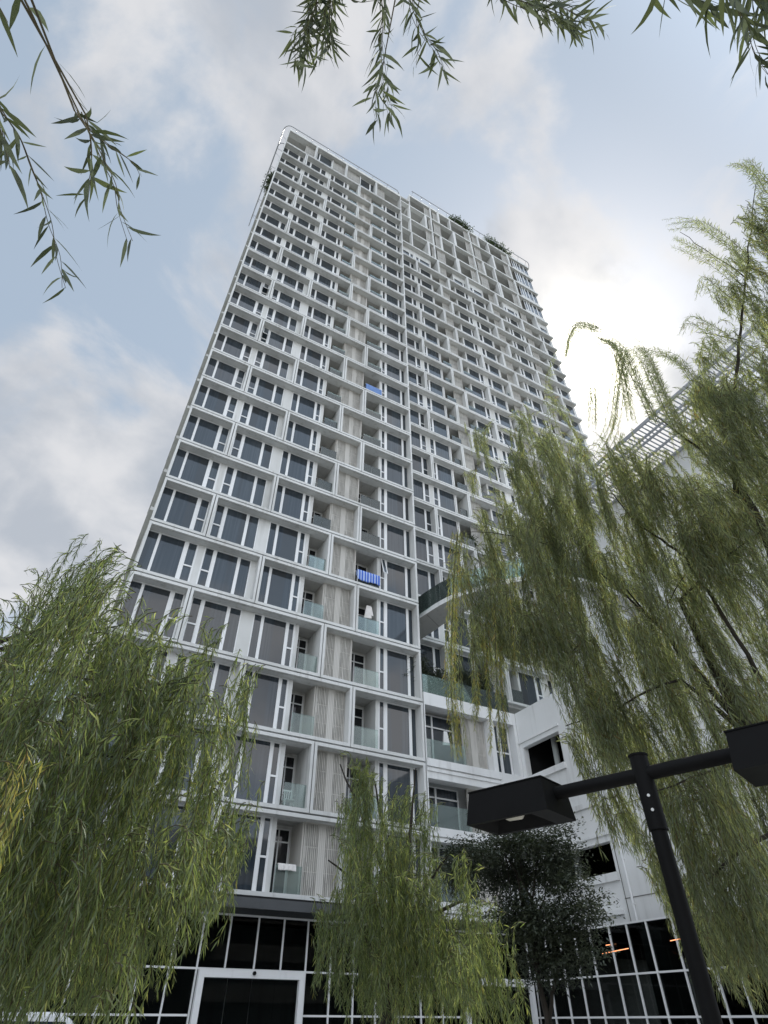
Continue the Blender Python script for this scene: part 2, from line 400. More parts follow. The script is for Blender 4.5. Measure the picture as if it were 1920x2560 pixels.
def screen_mesh(w, h, pitch=0.082):
    rq = random.Random(int(w*100))
    m = MB()
    for a in (0, w-0.05): m.box(a, a+0.05, -0.02, 0.10, 0, h, MBEIGE)
    m.box(0.05, w-0.05, 0, 0.08, 0, 0.05, MBEIGE); m.box(0.05, w-0.05, 0, 0.08, h-0.05, h, MBEIGE)
    for z in (h*0.33, h*0.66): m.box(0.05, w-0.05, 0.03, 0.06, z-0.018, z+0.018, MBEIGE)
    cx = w*0.48
    m.box(0.05, w-0.05, 0.052, 0.06, 0.05, h-0.05, MMOTTLE)
    n = int((w-0.1)/pitch)
    for i in range(n):
        x = 0.05+(i+0.5)*(w-0.1)/n
        zs = [0.05]+sorted(rq.uniform(0.1, h-0.1) for _ in range(5))+[h-0.05]
        for a, b in zip(zs[:-1], zs[1:]):
            wd = rq.choice((0.022, 0.028, 0.034, 0.050))
            if 0.03 < abs(x-cx) < 0.20: wd = 0.078
            m.box(x-wd/2, x+wd/2, 0.005, 0.05, a, b, MBEIGE)
    return m.mesh('louvre_screen')
def panel_mesh(w, h):
    m = MB(); m.box(0.045, w-0.045, 0.02, 0.06, 0, h, MMOTTLE)
    for a in (0, w-0.045): m.box(a, a+0.045, 0, 0.07, 0, h, MBEIGE)
    n = max(4, int(w/0.16))
    for i in range(1, n): m.box(i*w/n-0.008, i*w/n+0.008, 0.008, 0.03, 0.03, h-0.03, MBEIGE)
    return m.mesh('louvre_screen')
_scr = {}
def screen(parent, x0, x1, z, h, y, fine=True):
    key = (round(x1-x0, 2), round(h, 2), fine)
    if key not in _scr: _scr[key] = (screen_mesh if fine else panel_mesh)(x1-x0, h)
    return link('louvre_screen', _scr[key], parent, (x0, y, z))
_ac = {}
def ac_unit(parent, x, y, z):
    if not _ac:
        m = MB(); m.box(0, 0.78, 0, 0.30, 0, 0.56, MPLASTIC); m.tube([(0.30, -0.004, 0.28), (0.30, -0.02, 0.28)], 0.21, MBACK, 18)
        m.box(0.60, 0.74, -0.006, 0, 0.10, 0.46, MBACK); _ac['b'] = m.mesh('air_conditioner')
    return link('air_conditioner', _ac['b'], parent, (x, y, z))
_dr = {}
acr = random.Random(3)
def balcony_set(parent, x0, x1, z, h, yfront, yback, door=True):
    w = round(x1-x0, 2)
    key = (w, round(h, 2), door)
    if key not in _dr:
        r = MB(); r.box(0.02, w*0.5-0.006, 0, 0.014, 0.02, 1.0, MRAIL); r.box(w*0.5+0.006, w-0.02, 0, 0.014, 0.02, 1.0, MRAIL)
        c = MB(); c.box(0.02, w-0.02, -0.008, 0.022, 1.002, 1.02, MRAIL)
        d = MB(); g_ = MB(); dw = w-0.2
        xs = [0.08, 0.08+dw*0.5, 0.08+dw]; H = min(2.66, h-0.02)
        for a in xs: d.box(a-0.03, a+0.03, -0.05, 0, 0, H, MFRAME)
        for zz in (0.03, H-0.52, H-0.03): d.box(xs[0]+0.03, xs[1]-0.03, -0.05, 0, zz-0.03, zz+0.03, MFRAME); d.box(xs[1]+0.03, xs[2]-0.03, -0.05, 0, zz-0.03, zz+0.03, MFRAME)
        for i in (0, 1):
            g_.box(xs[i]+0.03, xs[i+1]-0.03, -0.03, -0.015, 0.06, H-0.55, MPANE); g_.box(xs[i]+0.03, xs[i+1]-0.03, -0.03, -0.015, H-0.49, H-0.06, MPANE)
        _dr[key] = (r.mesh('glass_railing'), c.mesh('handrail'), d.mesh('balcony_door'), g_.mesh('pane'))
    r, c, d, g_ = _dr[key]
    o = link('glass_railing', r, parent, (x0, yfront, z)); link('handrail', c, o)
    o = link('balcony_door', d, parent, (x0, yback-0.004, z)); link('pane', g_, o)

# ------------------------------------------------------------------ left wing of the tower
D1 = 25.0; DG = 25.57
T1 = thing('apartment_tower', 'white framed apartment tower wing left of the vertical joint, with beige louvre screen columns', 'apartment tower', (8, 30, 0))
T1.location = (0, 0, 0)
def gx(u): return u*DG
XL, XR = 0.36, 16.25
levels = [zrel(k) for k in range(-4, 20)] + [CAMZ+77.95, CAMZ+82.4]
wall = MB(); soff = MB()
G1 = [(gx(.0175), gx(.0395), 'p'), (gx(.0447), gx(.092), 'p'), (gx(.0995), gx(.118), 's')]
G2 = [(gx(.1345), gx(.1525), 's'), (gx(.159), gx(.203), 'p'), (gx(.2095), gx(.2305), 'p')]
G3 = [(gx(.2595), gx(.2735), 'p'), (gx(.2795), gx(.3262), 'p'), (gx(.332), gx(.3445), 's')]
G4 = [(gx(.5435), gx(.5550), 's'), (gx(.562), gx(.613), 'p'), (gx(.6195), gx(.6325), 'p')]
ws = WinStore(T1)
def norm(spec): x = spec[0][0]; return [(a-x, b-x, k) for a, b, k in spec], x
specs = {n: norm(s) for n, s in (('G1', G1), ('G2', G2), ('G3', G3), ('G4', G4))}
YB = 26.8
# core behind the flats
wall.box(0.42, 16.22, YB, 41.0, 0.0, CAMZ+82.2, MW)
for k, z0 in zip(range(-4, 21), levels[:-1]):
    z1 = levels[k+5]
    lo = z0+0.02+0.165; hi = z1-0.02-0.165; H = hi-lo
    even = (k % 2 == 0)
    # floor slab and ceiling; its front edge sits just back of the frames and reads as the dark groove
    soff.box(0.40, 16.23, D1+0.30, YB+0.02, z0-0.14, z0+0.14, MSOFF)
    if k == 20: break
    fr = [XL, .2545*25, .4830*25, XR] if even else [XL, .1275*25, .4100*25, XR]
    for a, b in zip(fr[:-1], fr[1:]): ring(T1, a+0.018, b-0.018, z0+0.028, z1-0.028, D1, bh=0.157, bw=0.129)
    zz = z0+0.14; zt = z1-0.14
    # piers between the openings
    for a, b in ((.118, .1345), (.2305, .2595)):
        wall.box(gx(a)+0.056, gx(b)-0.056, DG-0.035, DG+0.3, zz, zt, MW)
    wall.box(gx(.3445)+0.056, gx(.3545), DG-0.035, YB, zz, zt, MW)
    wall.box(gx(.5345), gx(.5435)-0.056, DG-0.035, YB, zz, zt, MW)
    wall.box(gx(.6325)+0.056, 16.2, DG-0.035, DG+0.3, zz, zt, MW)
    wall.box(XL+0.15, gx(.0175)-0.056, DG-0.035, DG+0.3, zz, zt, MW)
    # walls behind the windows so that no light leaks in
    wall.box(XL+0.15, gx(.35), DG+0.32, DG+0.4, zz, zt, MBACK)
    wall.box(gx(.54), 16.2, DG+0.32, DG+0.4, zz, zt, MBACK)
    for n in specs:
        sp, x = specs[n]
        ws.add(n, sp, x, DG-0.02, lo, H)
    b1 = gx(.3545)
    if even:
        s0, s1 = gx(.4035), gx(.4715)
        wall.box(gx(.4005), gx(.4030), DG-0.02, YB, zz, zt, MBEIGE)
        wall.box(s1+0.01, 12.0, DG+0.02, YB, zz, zt, MW)
        balcony_set(T1, b1, gx(.4005), lo-0.03, H, D1+0.22, YB)
        balcony_set(T1, 12.22, gx(.5345), lo-0.03, H, D1+0.22, YB)
        wall.box(12.0, 12.2, D1+0.65, YB, zz, zt, MW)
    else:
        s0, s1 = gx(.4135), gx(.4740)
        wall.box(10.13, 10.37, D1+0.70, YB, zz, zt, MW)
        wall.box(s1+0.006, s1+0.075, DG-0.02, YB, zz, zt, MBEIGE)
        balcony_set(T1, b1, 10.13, lo-0.03, H, D1+0.22, YB)
        balcony_set(T1, s1+0.08, gx(.5345), lo-0.03, H, D1+0.22, YB)
    screen(T1, s0, s1, lo, H, DG-0.06)
    if acr.random() < 0.7: ac_unit(T1, s0+0.1+acr.random()*0.7, DG+0.25, lo+acr.choice((0.1, 1.3)))
    # service ledge behind the screen: pale pipe chase between darker bays
    cx = (s0+s1)/2
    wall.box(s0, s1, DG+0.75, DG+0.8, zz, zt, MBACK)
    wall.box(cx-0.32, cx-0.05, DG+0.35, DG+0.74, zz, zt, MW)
# top storey: deep loggias, flush panels and two windows
z0, z1 = levels[-2], levels[-1]
lo = z0+0.185; H = z1-z0-0.35
tops = MB()
for u0, u1 in ((.0155, .1665), (.1670, .3325), (.3335, .5025), (.5030, .6500)):
    ring(T1, u0*25, u1*25, z0+0.02, z1-0.0, D1, bh=0.15, bw=0.11)
screen(T1, .113*DG, .1600*DG, lo, H, DG-0.1, False)
for a, b in ((.258, .326), (.3385, .403), (.507, .548)): screen(T1, a*DG, b*DG, lo, H, DG-0.1, False)
for key, sp in (('T1', [(.1755*DG, .185*DG, 't'), (.1905*DG, .250*DG, 't')]), ('T2', [(.4120*DG, .463*DG, 't'), (.4700*DG, .489*DG, 't')])):
    s_, x_ = norm(sp); ws.add(key, s_, x_, DG-0.02, lo, H)
for a in (.2525, .4055): wall.box(a*DG, a*DG+0.12, DG-0.2, DG+0.5, z0+0.14, z1-0.14, MW)
wall.box(0.42, 16.2, DG+1.4, YB, z0+0.14, z1-0.1, MW)
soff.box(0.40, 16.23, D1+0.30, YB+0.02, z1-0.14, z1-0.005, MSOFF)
wall.build('wall', T1); soff.build('floor_slabs', T1)
ws.flush()
# open casement sashes
def sash(parent, x0, x1, y, ztop, h, ang):
    m = MB(); w = x1-x0; t = 0.05
    for a, b, c, d in ((0, w, 0, t), (0, w, h-t, h), (0, t, t, h-t), (w-t, w, t, h-t)): m.box(a, b, -0.03, 0.01, -d, -c, MFRAME)
    o = m.build('open_sash', parent); o.location = (x0, y, ztop); o.rotation_euler = (-ang, 0, 0)
    g_ = MB(); g_.box(t, w-t, -0.014, -0.006, -(h-t), -t, MGLASS); g_.build('pane', o)
for k, u0, u1 in ((9, .0995, .118), (7, .1345, .1525), (1, .5435, .5550)):
    sash(T1, gx(u0), gx(u1), DG-0.05, zrel(k+1)-0.24, 1.35, radians(16))
# roof rail
def rail(parent, pts, posts, r=0.055):
    m = MB(); m.tube(pts, r, MTUBE, 10)
    for a, b in posts: m.tube([a, b], 0.03, MTUBE, 6)
    return m.build('roof_rail', parent, True)
zr = CAMZ+83.0; yr = 24.75
def arc(c, r, a0, a1, n, z, plane='xy'):
    return [(c[0]+r*cos(a0+(a1-a0)*i/n), c[1]+r*sin(a0+(a1-a0)*i/n), z) for i in range(n+1)]
pts = [(-0.25, 38.0, zr), (-0.25, 25.6, zr)] + arc((0.6, 25.6), 0.85, pi, 1.5*pi, 8, zr)[1:] + [(15.4, yr, zr)] + arc((15.4, 25.5), 0.75, -0.5*pi, 0, 6, zr)[1:]
posts = [((x, yr, zr), (x, 25.12, CAMZ+82.38)) for x in np.arange(1.2, 15.9, 2.15)] + [((-0.25, y, zr), (0.45, y, CAMZ+82.2)) for y in np.arange(26.2, 38, 2.2)]
rail(T1, pts, posts)
z2 = CAMZ+79.2
pts = [(-0.2, 37.0, z2), (-0.2, 26.3, z2)] + arc((0.35, 26.3), 0.55, pi, 1.5*pi, 6, z2)[1:]
rail(T1, pts, [((-0.2, y, z2), (0.45, y, z2)) for y in np.arange(26.6, 37, 2.2)])
pp = MB(); pp.box(0.45, 16.1, 25.02, 25.05, CAMZ+82.41, CAMZ+83.05, MPLASTIC); pp.build('parapet', T1)
# slabs of the west side, seen edge on
wb = MB()
for k in range(2, 20):
    z = zrel(k); wb.box(0.22, 0.418, 28.0, 40.5, z-0.12, z+0.12, MW)
wb.build('side_ledges', T1)

# ------------------------------------------------------------------ right wing of the tower
D2 = 28.3; DH = 28.86; YC = 30.6
T2 = thing('apartment_tower', 'white framed apartment tower wing right of the vertical joint, open loggias on top', 'apartment tower')
wall = MB(); soff = MB(); ws = WinStore(T2)
X0R, X1R = 16.35, 43.62
wall.box(16.30, 43.45, YC, 43.0, 0.0, CAMZ+93.5, MW)
def hx(u): return u*DH
grp = {
 'A': [(hx(.640), hx(.6815), 'p'), (hx(.687), hx(.7035), 's')],
 'B': [(hx(.7185), hx(.7335), 's'), (hx(.7385), hx(.7905), 'p')],
 'C': [(hx(.9320), hx(.9800), 'p'), (hx(.9860), hx(1.0010), 's')],
 'E': [(hx(1.0240), hx(1.0390), 's'), (hx(1.0450), hx(1.0930), 'p')],
 'F': [(hx(1.2320), hx(1.2440), 's'), (hx(1.2500), hx(1.2930), 'p'), (hx(1.2990), hx(1.3120), 's')],
 'H': [(hx(1.4420), hx(1.4550), 's'), (hx(1.4600), hx(1.5030), 'p')]}
gs2 = {n: norm(s) for n, s in grp.items()}
lev2 = [zrel(k) for k in range(0, 20)]
for k, z0 in enumerate(lev2):
    last = (k == 19)
    z1 = zrel(k+1) if not last else CAMZ+78.3
    lo = z0+0.185; hi = z1-0.185; H = hi-lo
    if last: H = 2.35
    even = (k % 2 == 0)
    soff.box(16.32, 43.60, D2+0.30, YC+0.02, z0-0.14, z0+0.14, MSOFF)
    fr = [X0R, .722, .8970, 1.1415, 1.335] if even else [X0R, .847, 1.0185, 1.193, 1.450]
    fr = [fr[0]]+[u*D2 for u in fr[1:]]
    for a, b in zip(fr[:-1], fr[1:]): ring(T2, a+0.012, b-0.012, z0+0.02, z1-0.02, D2)
    # last bay runs past the corner as open slabs
    wall.box(fr[-1], X1R, D2, DH+0.1, z0+0.02, z0+0.185, MW); wall.box(fr[-1], X1R-0.002, D2+0.002, DH+0.1, z1-0.185, z1-0.02, MW)
    wall.box(fr[-1], fr[-1]+0.13, D2+0.004, DH, z0+0.185, z1-0.185, MW)
    zz = z0+0.14; zt = z1-0.14
    for a, b in ((.7035, .7185), (1.0010, 1.0240), (1.5030, 1.5165)):
        wall.box(hx(a)+0.056, hx(b)-(0.056 if a < 1.5 else 0), DH-0.035, DH+0.3, zz, zt, MW)
    for a in (.7935, .9250, 1.0960, 1.2230, 1.4320): wall.box(hx(a), hx(a)+0.17, DH-0.035, YC, zz, zt, MW)
    wall.box(hx(1.3120)+0.056, hx(1.3120)+0.34, DH-0.035, YC, zz, zt, MW)
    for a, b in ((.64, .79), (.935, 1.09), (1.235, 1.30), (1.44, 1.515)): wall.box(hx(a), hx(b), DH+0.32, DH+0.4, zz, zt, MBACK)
    wall.box(43.40, 43.60, DH-0.03, YC, zz, zt, MW)
    for n in gs2:
        sp, x = gs2[n]; ws.add('R'+n, sp, x, DH-0.02, lo, H)
    if last:
        for n in gs2: wall.box(gs2[n][1]-0.05, gs2[n][1]+gs2[n][0][-1][1]+0.05, DH-0.03, DH+0.2, lo+H, zt, MW)
    def bal(a, b):
        if k <= 12: balcony_set(T2, a, b, lo-0.03, hi-lo, D2+0.22, YC)
    hs = hi-lo
    if even:
        screen(T2, hx(.8385), hx(.8800), lo, hs, DH-0.07, False); bal(hx(.7935)+0.18, hx(.8380))
        wall.box(25.2, 25.5, D2+0.70, YC, zz, zt, MW); bal(25.52, hx(.9245))
        screen(T2, hx(1.1435), hx(1.1830), lo, hs, DH-0.07, False); bal(hx(1.0960)+0.18, hx(1.1160)); wall.box(hx(1.1165), hx(1.1165)+0.2, DH-0.3, YC, zz, zt, MW)
        bal(hx(1.1840), hx(1.2220)); screen(T2, hx(1.3420), hx(1.3800), lo, hs, DH-0.07, False); bal(hx(1.3810), hx(1.4310))
    else:
        wall.box(23.85, 24.1, D2+0.70, YC, zz, zt, MW); bal(hx(.7935)+0.18, 23.84)
        screen(T2, hx(.8450), hx(.8860), lo, hs, DH-0.07, False); bal(hx(.8870), hx(.9245))
        screen(T2, hx(1.1360), hx(1.1640), lo, hs, DH-0.07, False); bal(hx(1.0960)+0.18, hx(1.1350))
        bal(hx(1.1760), hx(1.2220)); screen(T2, hx(1.3360), hx(1.3720), lo, hs, DH-0.07, False); bal(hx(1.3730), hx(1.4310))
# loggia storeys
LZ = [CAMZ+78.3, CAMZ+82.6, CAMZ+87.1, CAMZ+91.9, CAMZ+95.9]
verts = [
 dict(bars=[.705, .836, .970, 1.098, 1.232, 1.364], frames=[.801, .980, 1.2450], pan=[(.8085, .831), (.840, .8870), (1.042, 1.094), (1.102, 1.148), (1.305, 1.357)], left=16.35),
 dict(bars=[.702, .836, .970, 1.098, 1.232], frames=[.887, 1.157, 1.372], pan=[(.784, .831), (.840, .8800), (1.044, 1.094), (1.102, 1.148), (1.304, 1.362)], left=16.35),
 dict(bars=[.702, .836, .988, 1.098, 1.3620], frames=[.801, .982, 1.2460], pan=[(.8085, .831), (.840, .882), (1.045, 1.093), (1.102, 1.143), (1.304, 1.354)], left=16.35),
 dict(bars=[.838, .967, 1.098, 1.232], frames=[.890, 1.158, 1.376], pan=[(.787, .833), (.842, .8820), (1.046, 1.094), (1.102, 1.1500), (1.307, 1.368)], left=.7020*28.3)]
for i, v in enumerate(verts):
    z0, z1 = LZ[i], LZ[i+1]
    soff.box(v['left']+0.03, 43.58, D2+0.05, YC, z0-0.11, z0+0.11, MSOFF)
    wall.box(v['left'], X1R, D2, DH, z0-0.02, z0+0.125, MW); wall.box(v['left'], X1R-0.002, D2+0.002, DH, z1-0.20, z1-0.035, MW)
    for u in v['bars']: wall.box(u*D2-0.10, u*D2+0.10, D2+0.01, DH-0.02, z0+0.125, z1-0.20, MW)
    for u in v['frames']: wall.box(u*D2-0.17, u*D2+0.17, D2+0.006, YC, z0+0.125, z1-0.20, MW)
    for a, b in v['pan']: screen(T2, a*DH, b*DH, z0+0.12, z1-z0-0.30, DH-0.30, False)
    e = 1.386
    sp = [(hx(e), hx(e+.013), 'p'), (hx(e+.018), hx(e+.030), 'p'), (hx(e+.035), hx(e+.053), 'p'), (hx(e+.058), hx(e+.082), 'p'), (hx(e+.087), hx(e+.112), 'p')]
    s_, x_ = norm(sp); ws.add('Z', s_, x_, DH-0.3, z0+1.4, z1-z0-1.6)
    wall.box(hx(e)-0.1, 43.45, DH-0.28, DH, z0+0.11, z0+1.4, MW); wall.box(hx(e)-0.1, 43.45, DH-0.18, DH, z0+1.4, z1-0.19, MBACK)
wall.box(.7020*28.3, .7020*28.3+0.14, D2+0.006, YC, LZ[3]+0.125, LZ[4]-0.2, MW)
wall.box(16.35, .7020*28.3-0.01, D2, DH, CAMZ+93.4, CAMZ+93.6, MW)
wall.box(16.35, .7020*28.3-0.01, D2+0.02, DH, LZ[3]-0.02, LZ[3]+0.125, MW)
soff.box(16.37, .7020*28.3-0.02, D2+0.05, YC, CAMZ+93.2, CAMZ+93.39, MSOFF)
soff.box(.7020*28.3+0.03, 43.58, D2+0.05, YC+12, LZ[4]-0.19, LZ[4]-0.03, MSOFF)
wall.build('wall', T2); soff.build('floor_slabs', T2); ws.flush(96)
zr = CAMZ+96.9; yr = 27.9
pts = [(20.2, yr, zr), (42.9, yr, zr)] + arc((42.9, 29.1), 1.2, -0.5*pi, 0, 8, zr)[1:] + [(44.1, 31.5, zr)]
posts = [((x, yr, zr), (x, 28.45, CAMZ+95.85)) for x in np.arange(20.4, 43, 1.6)] + [((44.1, 30, zr), (43.5, 30, CAMZ+95.85))]
rail(T2, pts, posts, 0.06)
pp = MB(); pp.box(19.95, 43.4, 28.36, 28.40, CAMZ+95.88, CAMZ+96.5, MPLASTIC); pp.build('parapet', T2)

# ------------------------------------------------------------------ podium: glazed lobby, flats, car park side wall
PO = thing('podium_building', 'white podium building with black glazed lobby, car park openings and slatted roof canopy', 'building')
def holes_wall(m, axis, c0, c1, a0, a1, z0, z1, holes, mt):
    "solid wall with rectangular holes; axis 'x' means the wall lies in x = const"
    A = sorted(set([a0, a1]+[h[0] for h in holes]+[h[1] for h in holes])); Z = sorted(set([z0, z1]+[h[2] for h in holes]+[h[3] for h in holes]))
    for i in range(len(A)-1):
        for j in range(len(Z)-1):
            ca, cz = (A[i]+A[i+1])/2, (Z[j]+Z[j+1])/2
            if any(h[0] < ca < h[1] and h[2] < cz < h[3] for h in holes): continue
            if axis == 'x': m.box(c0, c1, A[i], A[i+1], Z[j], Z[j+1], mt)
            else: m.box(A[i], A[i+1], c0, c1, Z[j], Z[j+1], mt)
w_ = MB()
PT = CAMZ+13.4
# front flats, x 16.3 to 22.5, wall face at y = 25
rows = [(CAMZ+9.95, CAMZ+12.72), (CAMZ+6.86, CAMZ+9.0), (CAMZ+3.95, CAMZ+6.3)]
hol = []
for a, b in rows: hol += [(16.35, 20.55, a, b), (20.85, 22.30, a, b)]
holes_wall(w_, 'y', 25.0, 25.62, 16.30, 22.5, CAMZ+3.5, PT, hol, MPOD)
for a, b in rows:
    w_.box(16.3, 20.9, 24.90, 24.998, a-0.40, a-0.03, MPOD); w_.box(16.3, 21.0, 24.94, 24.998, a-0.62, a-0.47, MPOD)
    w_.box(18.95+0.06, 20.5, 25.64, 25.7, a+0.02, b-0.02, MBACK)
w_.box(16.3, 22.49, 26.6, 26.7, CAMZ+3.4, PT-0.4, MPOD)
# side wall x = 22.5 with two car park openings
def yx(r): return r*22.5
hs = [(yx(.972), yx(1.098), CAMZ+9.83, CAMZ+11.4), (yx(.895), yx(1.098), CAMZ+4.84, CAMZ+6.0)]
holes_wall(w_, 'x', 22.5, 22.85, 3.0, 24.98, CAMZ+3.0, PT, hs, MPOD)
for h in hs:
    w_.box(22.36, 22.498, h[0]-0.1, 24.97, h[2]-0.32, h[2]-0.02, MPOD)
    w_.box(22.42, 22.498, h[0]-0.1, 24.97, h[3]+0.25, h[3]+0.36, MPOD)
w_.box(22.38, 22.498, 20.2, 24.97, CAMZ+3.35, CAMZ+3.52, MPOD)
w_.box(22.40, 22.498, 20.2, 24.97, CAMZ+7.5, CAMZ+7.72, MPOD)
for z in (CAMZ+3.85, CAMZ+7.2, CAMZ+9.4, CAMZ+12.3):
    w_.box(22.478, 22.497, 3.0, 20.0, z, z+0.022, MBACK)
for y in (19.95, 15.9, 11.8, 7.7): w_.box(22.4785, 22.4975, y, y+0.022, CAMZ+3.0, PT, MBACK)
w_.box(22.87, 44.0, 3.0, 27.9, PT-0.5, PT-0.3, MPOD)
w_.box(16.3, 22.85, 25.63, 28.2, PT-0.5, PT-0.25, MPOD)
w_.box(22.87, 44, 2.8, 3.0, CAMZ+3.0, PT, MPOD)
# set back upper block with its wall at x = 29.2
UZ = CAMZ+28.2
uh = [(y, y+2.6, CAMZ+z, CAMZ+z+1.5) for y in (9.0, 14.0, 19.0) for z in (18.0, 22.5)]
holes_wall(w_, 'x', 29.2, 29.6, 6.4, 27.9, PT-0.3, UZ, [], MPOD)
w_.box(29.6, 46, 6.2, 6.4, PT-0.3, UZ, MPOD); w_.box(29.6, 46, 6.4, 27.9, UZ-0.3, UZ-0.02, MPOD)
for z in (CAMZ+17.2, CAMZ+21.0, CAMZ+24.6): w_.box(29.17, 29.197, 6.4, 27.9, z, z+0.025, MBACK)
w_.box(29.02, 29.198, 6.3, 27.9, UZ-0.35, UZ-0.2, MTUBE)
w_.build('wall', PO)
# downpipe, vents and conduit on the side wall
dp = MB(); dp.tube([(22.44, 19.6, CAMZ+3.05), (22.44, 19.6, PT-0.1)], 0.055, MFRAME, 10)
for z in np.arange(CAMZ+3.6, PT, 1.6): dp.box(22.40, 22.499, 19.53, 19.67, z, z+0.05, MFRAME)
dp.build('downpipe', PO)
for y, z in ((18.3, CAMZ+6.2), (14.2, CAMZ+6.2), (10.1, CAMZ+6.2), (17.6, CAMZ+10.6), (13.5, CAMZ+10.6)):
    vt = MB(); vt.box(22.46, 22.499, y, y+0.7, z, z+0.45, MFRAME)
    for q in range(5): vt.box(22.452, 22.4595, y+0.05, y+0.65, z+0.05+q*0.08, z+0.075+q*0.08, MBACK)
    vt.build('vent_grille', PO)
# car park interior
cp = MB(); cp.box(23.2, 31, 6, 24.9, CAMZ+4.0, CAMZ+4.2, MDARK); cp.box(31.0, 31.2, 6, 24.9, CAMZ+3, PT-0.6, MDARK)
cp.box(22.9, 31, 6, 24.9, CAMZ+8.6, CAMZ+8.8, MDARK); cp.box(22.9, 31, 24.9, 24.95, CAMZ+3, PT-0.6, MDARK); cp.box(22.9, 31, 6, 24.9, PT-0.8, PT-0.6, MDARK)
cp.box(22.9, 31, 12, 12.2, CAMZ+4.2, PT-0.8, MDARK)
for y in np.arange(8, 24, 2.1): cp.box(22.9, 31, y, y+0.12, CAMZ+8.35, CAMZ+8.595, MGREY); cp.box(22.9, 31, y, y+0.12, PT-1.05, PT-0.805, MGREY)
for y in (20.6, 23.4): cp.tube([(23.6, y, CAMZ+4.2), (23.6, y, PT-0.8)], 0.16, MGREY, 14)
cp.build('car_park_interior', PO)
# windows of the front flats
def pod_window(spec, y, z, H):
    s_, x_ = norm(spec); f, p = window_meshes(s_, H); o = link('window', f, PO, (x_, y, z)); link('pane', p, o)
for a, b in rows:
    H = b-a
    pod_window([(16.42, 17.42, 't2' if False else 'p'), (17.52, 18.80, 'p')], 26.1, a, H)
    tb = MB(); tb.box(16.37, 18.88, 26.06, 26.098, a+H*0.74, a+H*0.74+0.07, MFRAME); tb.build('transom', PO)
    pod_window([(20.98, 21.50, 's'), (21.62, 22.20, 's')], 25.5, a, H)
    screen(PO, 19.0, 20.5, a, H, 25.50, True)
    rl = MB(); rl.box(16.4, 18.9, 25.2, 25.215, a, a+1.05, MRAIL); rl.build('glass_railing', PO)
# roof terrace balustrade of the podium
rl = MB(); rl.box(16.4, 22.3, 25.2, 25.22, PT, PT+1.15, MTEAL); rl.build('terrace_railing', PO)
# glazed lobby, front face y = 25.6
GY = 25.60; TR = [CAMZ+0.175, CAMZ+1.41]; GT = CAMZ+2.98
fr = MB(); gp = []
xs = [u*GY for u in (.062, .107, .147, .187, .226, .263, .302, .344, .384, .423, .463, .502, .540, .580, .620, .660, .700, .8455)] + [21.93]
door_x = (.266*25.5, .4205*25.5); door2 = (.702*25.5, .8455*25.5)
def inr(x, d): return d[0]-0.02 < x < d[1]+0.02
for x in xs:
    zb = 0.0
    if inr(x, door_x) or inr(x, door2): zb = TR[1]+0.04
    fr.box(x-0.028, x+0.028, GY-0.06, GY+0.06, zb, GT, MFRAME)
for z in TR+[GT+0.03]:
    segs = [(xs[0], 21.93)] if z > 1.9 and z > TR[0]+0.1 else [(xs[0], door_x[0]-0.1), (door_x[1]+0.1, door2[0]-0.1), (door2[1]+0.1, 21.93)]
    for a, b in segs: fr.box(a, b, GY-0.065, GY+0.055, z-0.03, z+0.03, MFRAME)
fr.box(xs[0], 21.93, GY-0.10, GY+0.1, GT+0.06, GT+0.32, MSTEEL)
# side glazing x = 21.93
SX = 21.93; ys = [25.6]+[r*SX for r in (1.120, 1.077, 1.034, .993, .943, .900, .855, .80, .743, .703, .663, .62, .575, .53, .48, .43, .38, .32, .26, .20)]
for y in ys[1:]: fr.box(SX-0.06, SX+0.06, y-0.03, y+0.03, 0, CAMZ+2.98, MFRAME)
for z in TR+[CAMZ+2.97]: fr.box(SX-0.065, SX+0.055, ys[-1], 25.53, z-0.03, z+0.03, MFRAME)
fr.build('curtain_wall_frame', PO)
gm = MB()
for i in range(len(xs)-1):
    a, b = xs[i]+0.028, xs[i+1]-0.028
    zb = TR[1]+0.04 if (inr((a+b)/2, door_x) or inr((a+b)/2, door2)) else 0
    gm.box(a, b, GY, GY+0.012, zb, GT, MLOBBY)
for i in range(len(ys)-1): gm.box(SX, SX+0.012, ys[i+1]+0.03, ys[i]-0.03, 0, CAMZ+2.94, MLOBBY)
go = gm.build('lobby_glazing', PO)
def sliding_door(d, label):
    f = MB(); x0, x1 = d
    f.box(x0, x0+0.20, 25.30, 25.50, 0, TR[1]-0.02, MFRAME); f.box(x1-0.20, x1, 25.30, 25.50, 0, TR[1]-0.02, MFRAME)
    f.box(x0+0.20, x1-0.20, 25.30, 25.50, TR[1]-0.24, TR[1]-0.02, MFRAME)
    o = f.build('entrance_door', PO)
    l = MB(); w = (x1-x0-0.4)
    for i in range(4):
        a = x0+0.2+i*w/4; l.box(a, a+w/4-0.01, 25.42 if i in (1, 2) else 25.46, (25.42 if i in (1, 2) else 25.46)+0.012, 0.02, TR[1]-0.26, MLOBBY)
    l.build('door_leaf', o)
    s = MB(); cx = (x0+x1)/2
    s.tube([(cx, 25.29, TR[1]-0.10), (cx, 25.22, TR[1]-0.10)], 0.06, MBLACK, 12); s.build('door_sensor', o)
sliding_door(door_x, ''); sliding_door(door2, '')
# steel canopy over the lobby
c_ = MB(); c_.box(5.6, 16.3, 24.2, 24.32, CAMZ+3.08, CAMZ+3.40, MSTEEL); c_.box(5.6, 16.3, 24.32, 25.9, CAMZ+3.40, CAMZ+3.48, MDARK)
c_.box(-0.2, 5.598, 24.6, 25.9, CAMZ+3.30, CAMZ+3.50, MSTEEL)
for x in np.arange(6.2, 16.2, 1.6): c_.box(x, x+0.08, 24.33, 25.45, CAMZ+3.30, CAMZ+3.395, MDARK)
c_.build('canopy', PO)
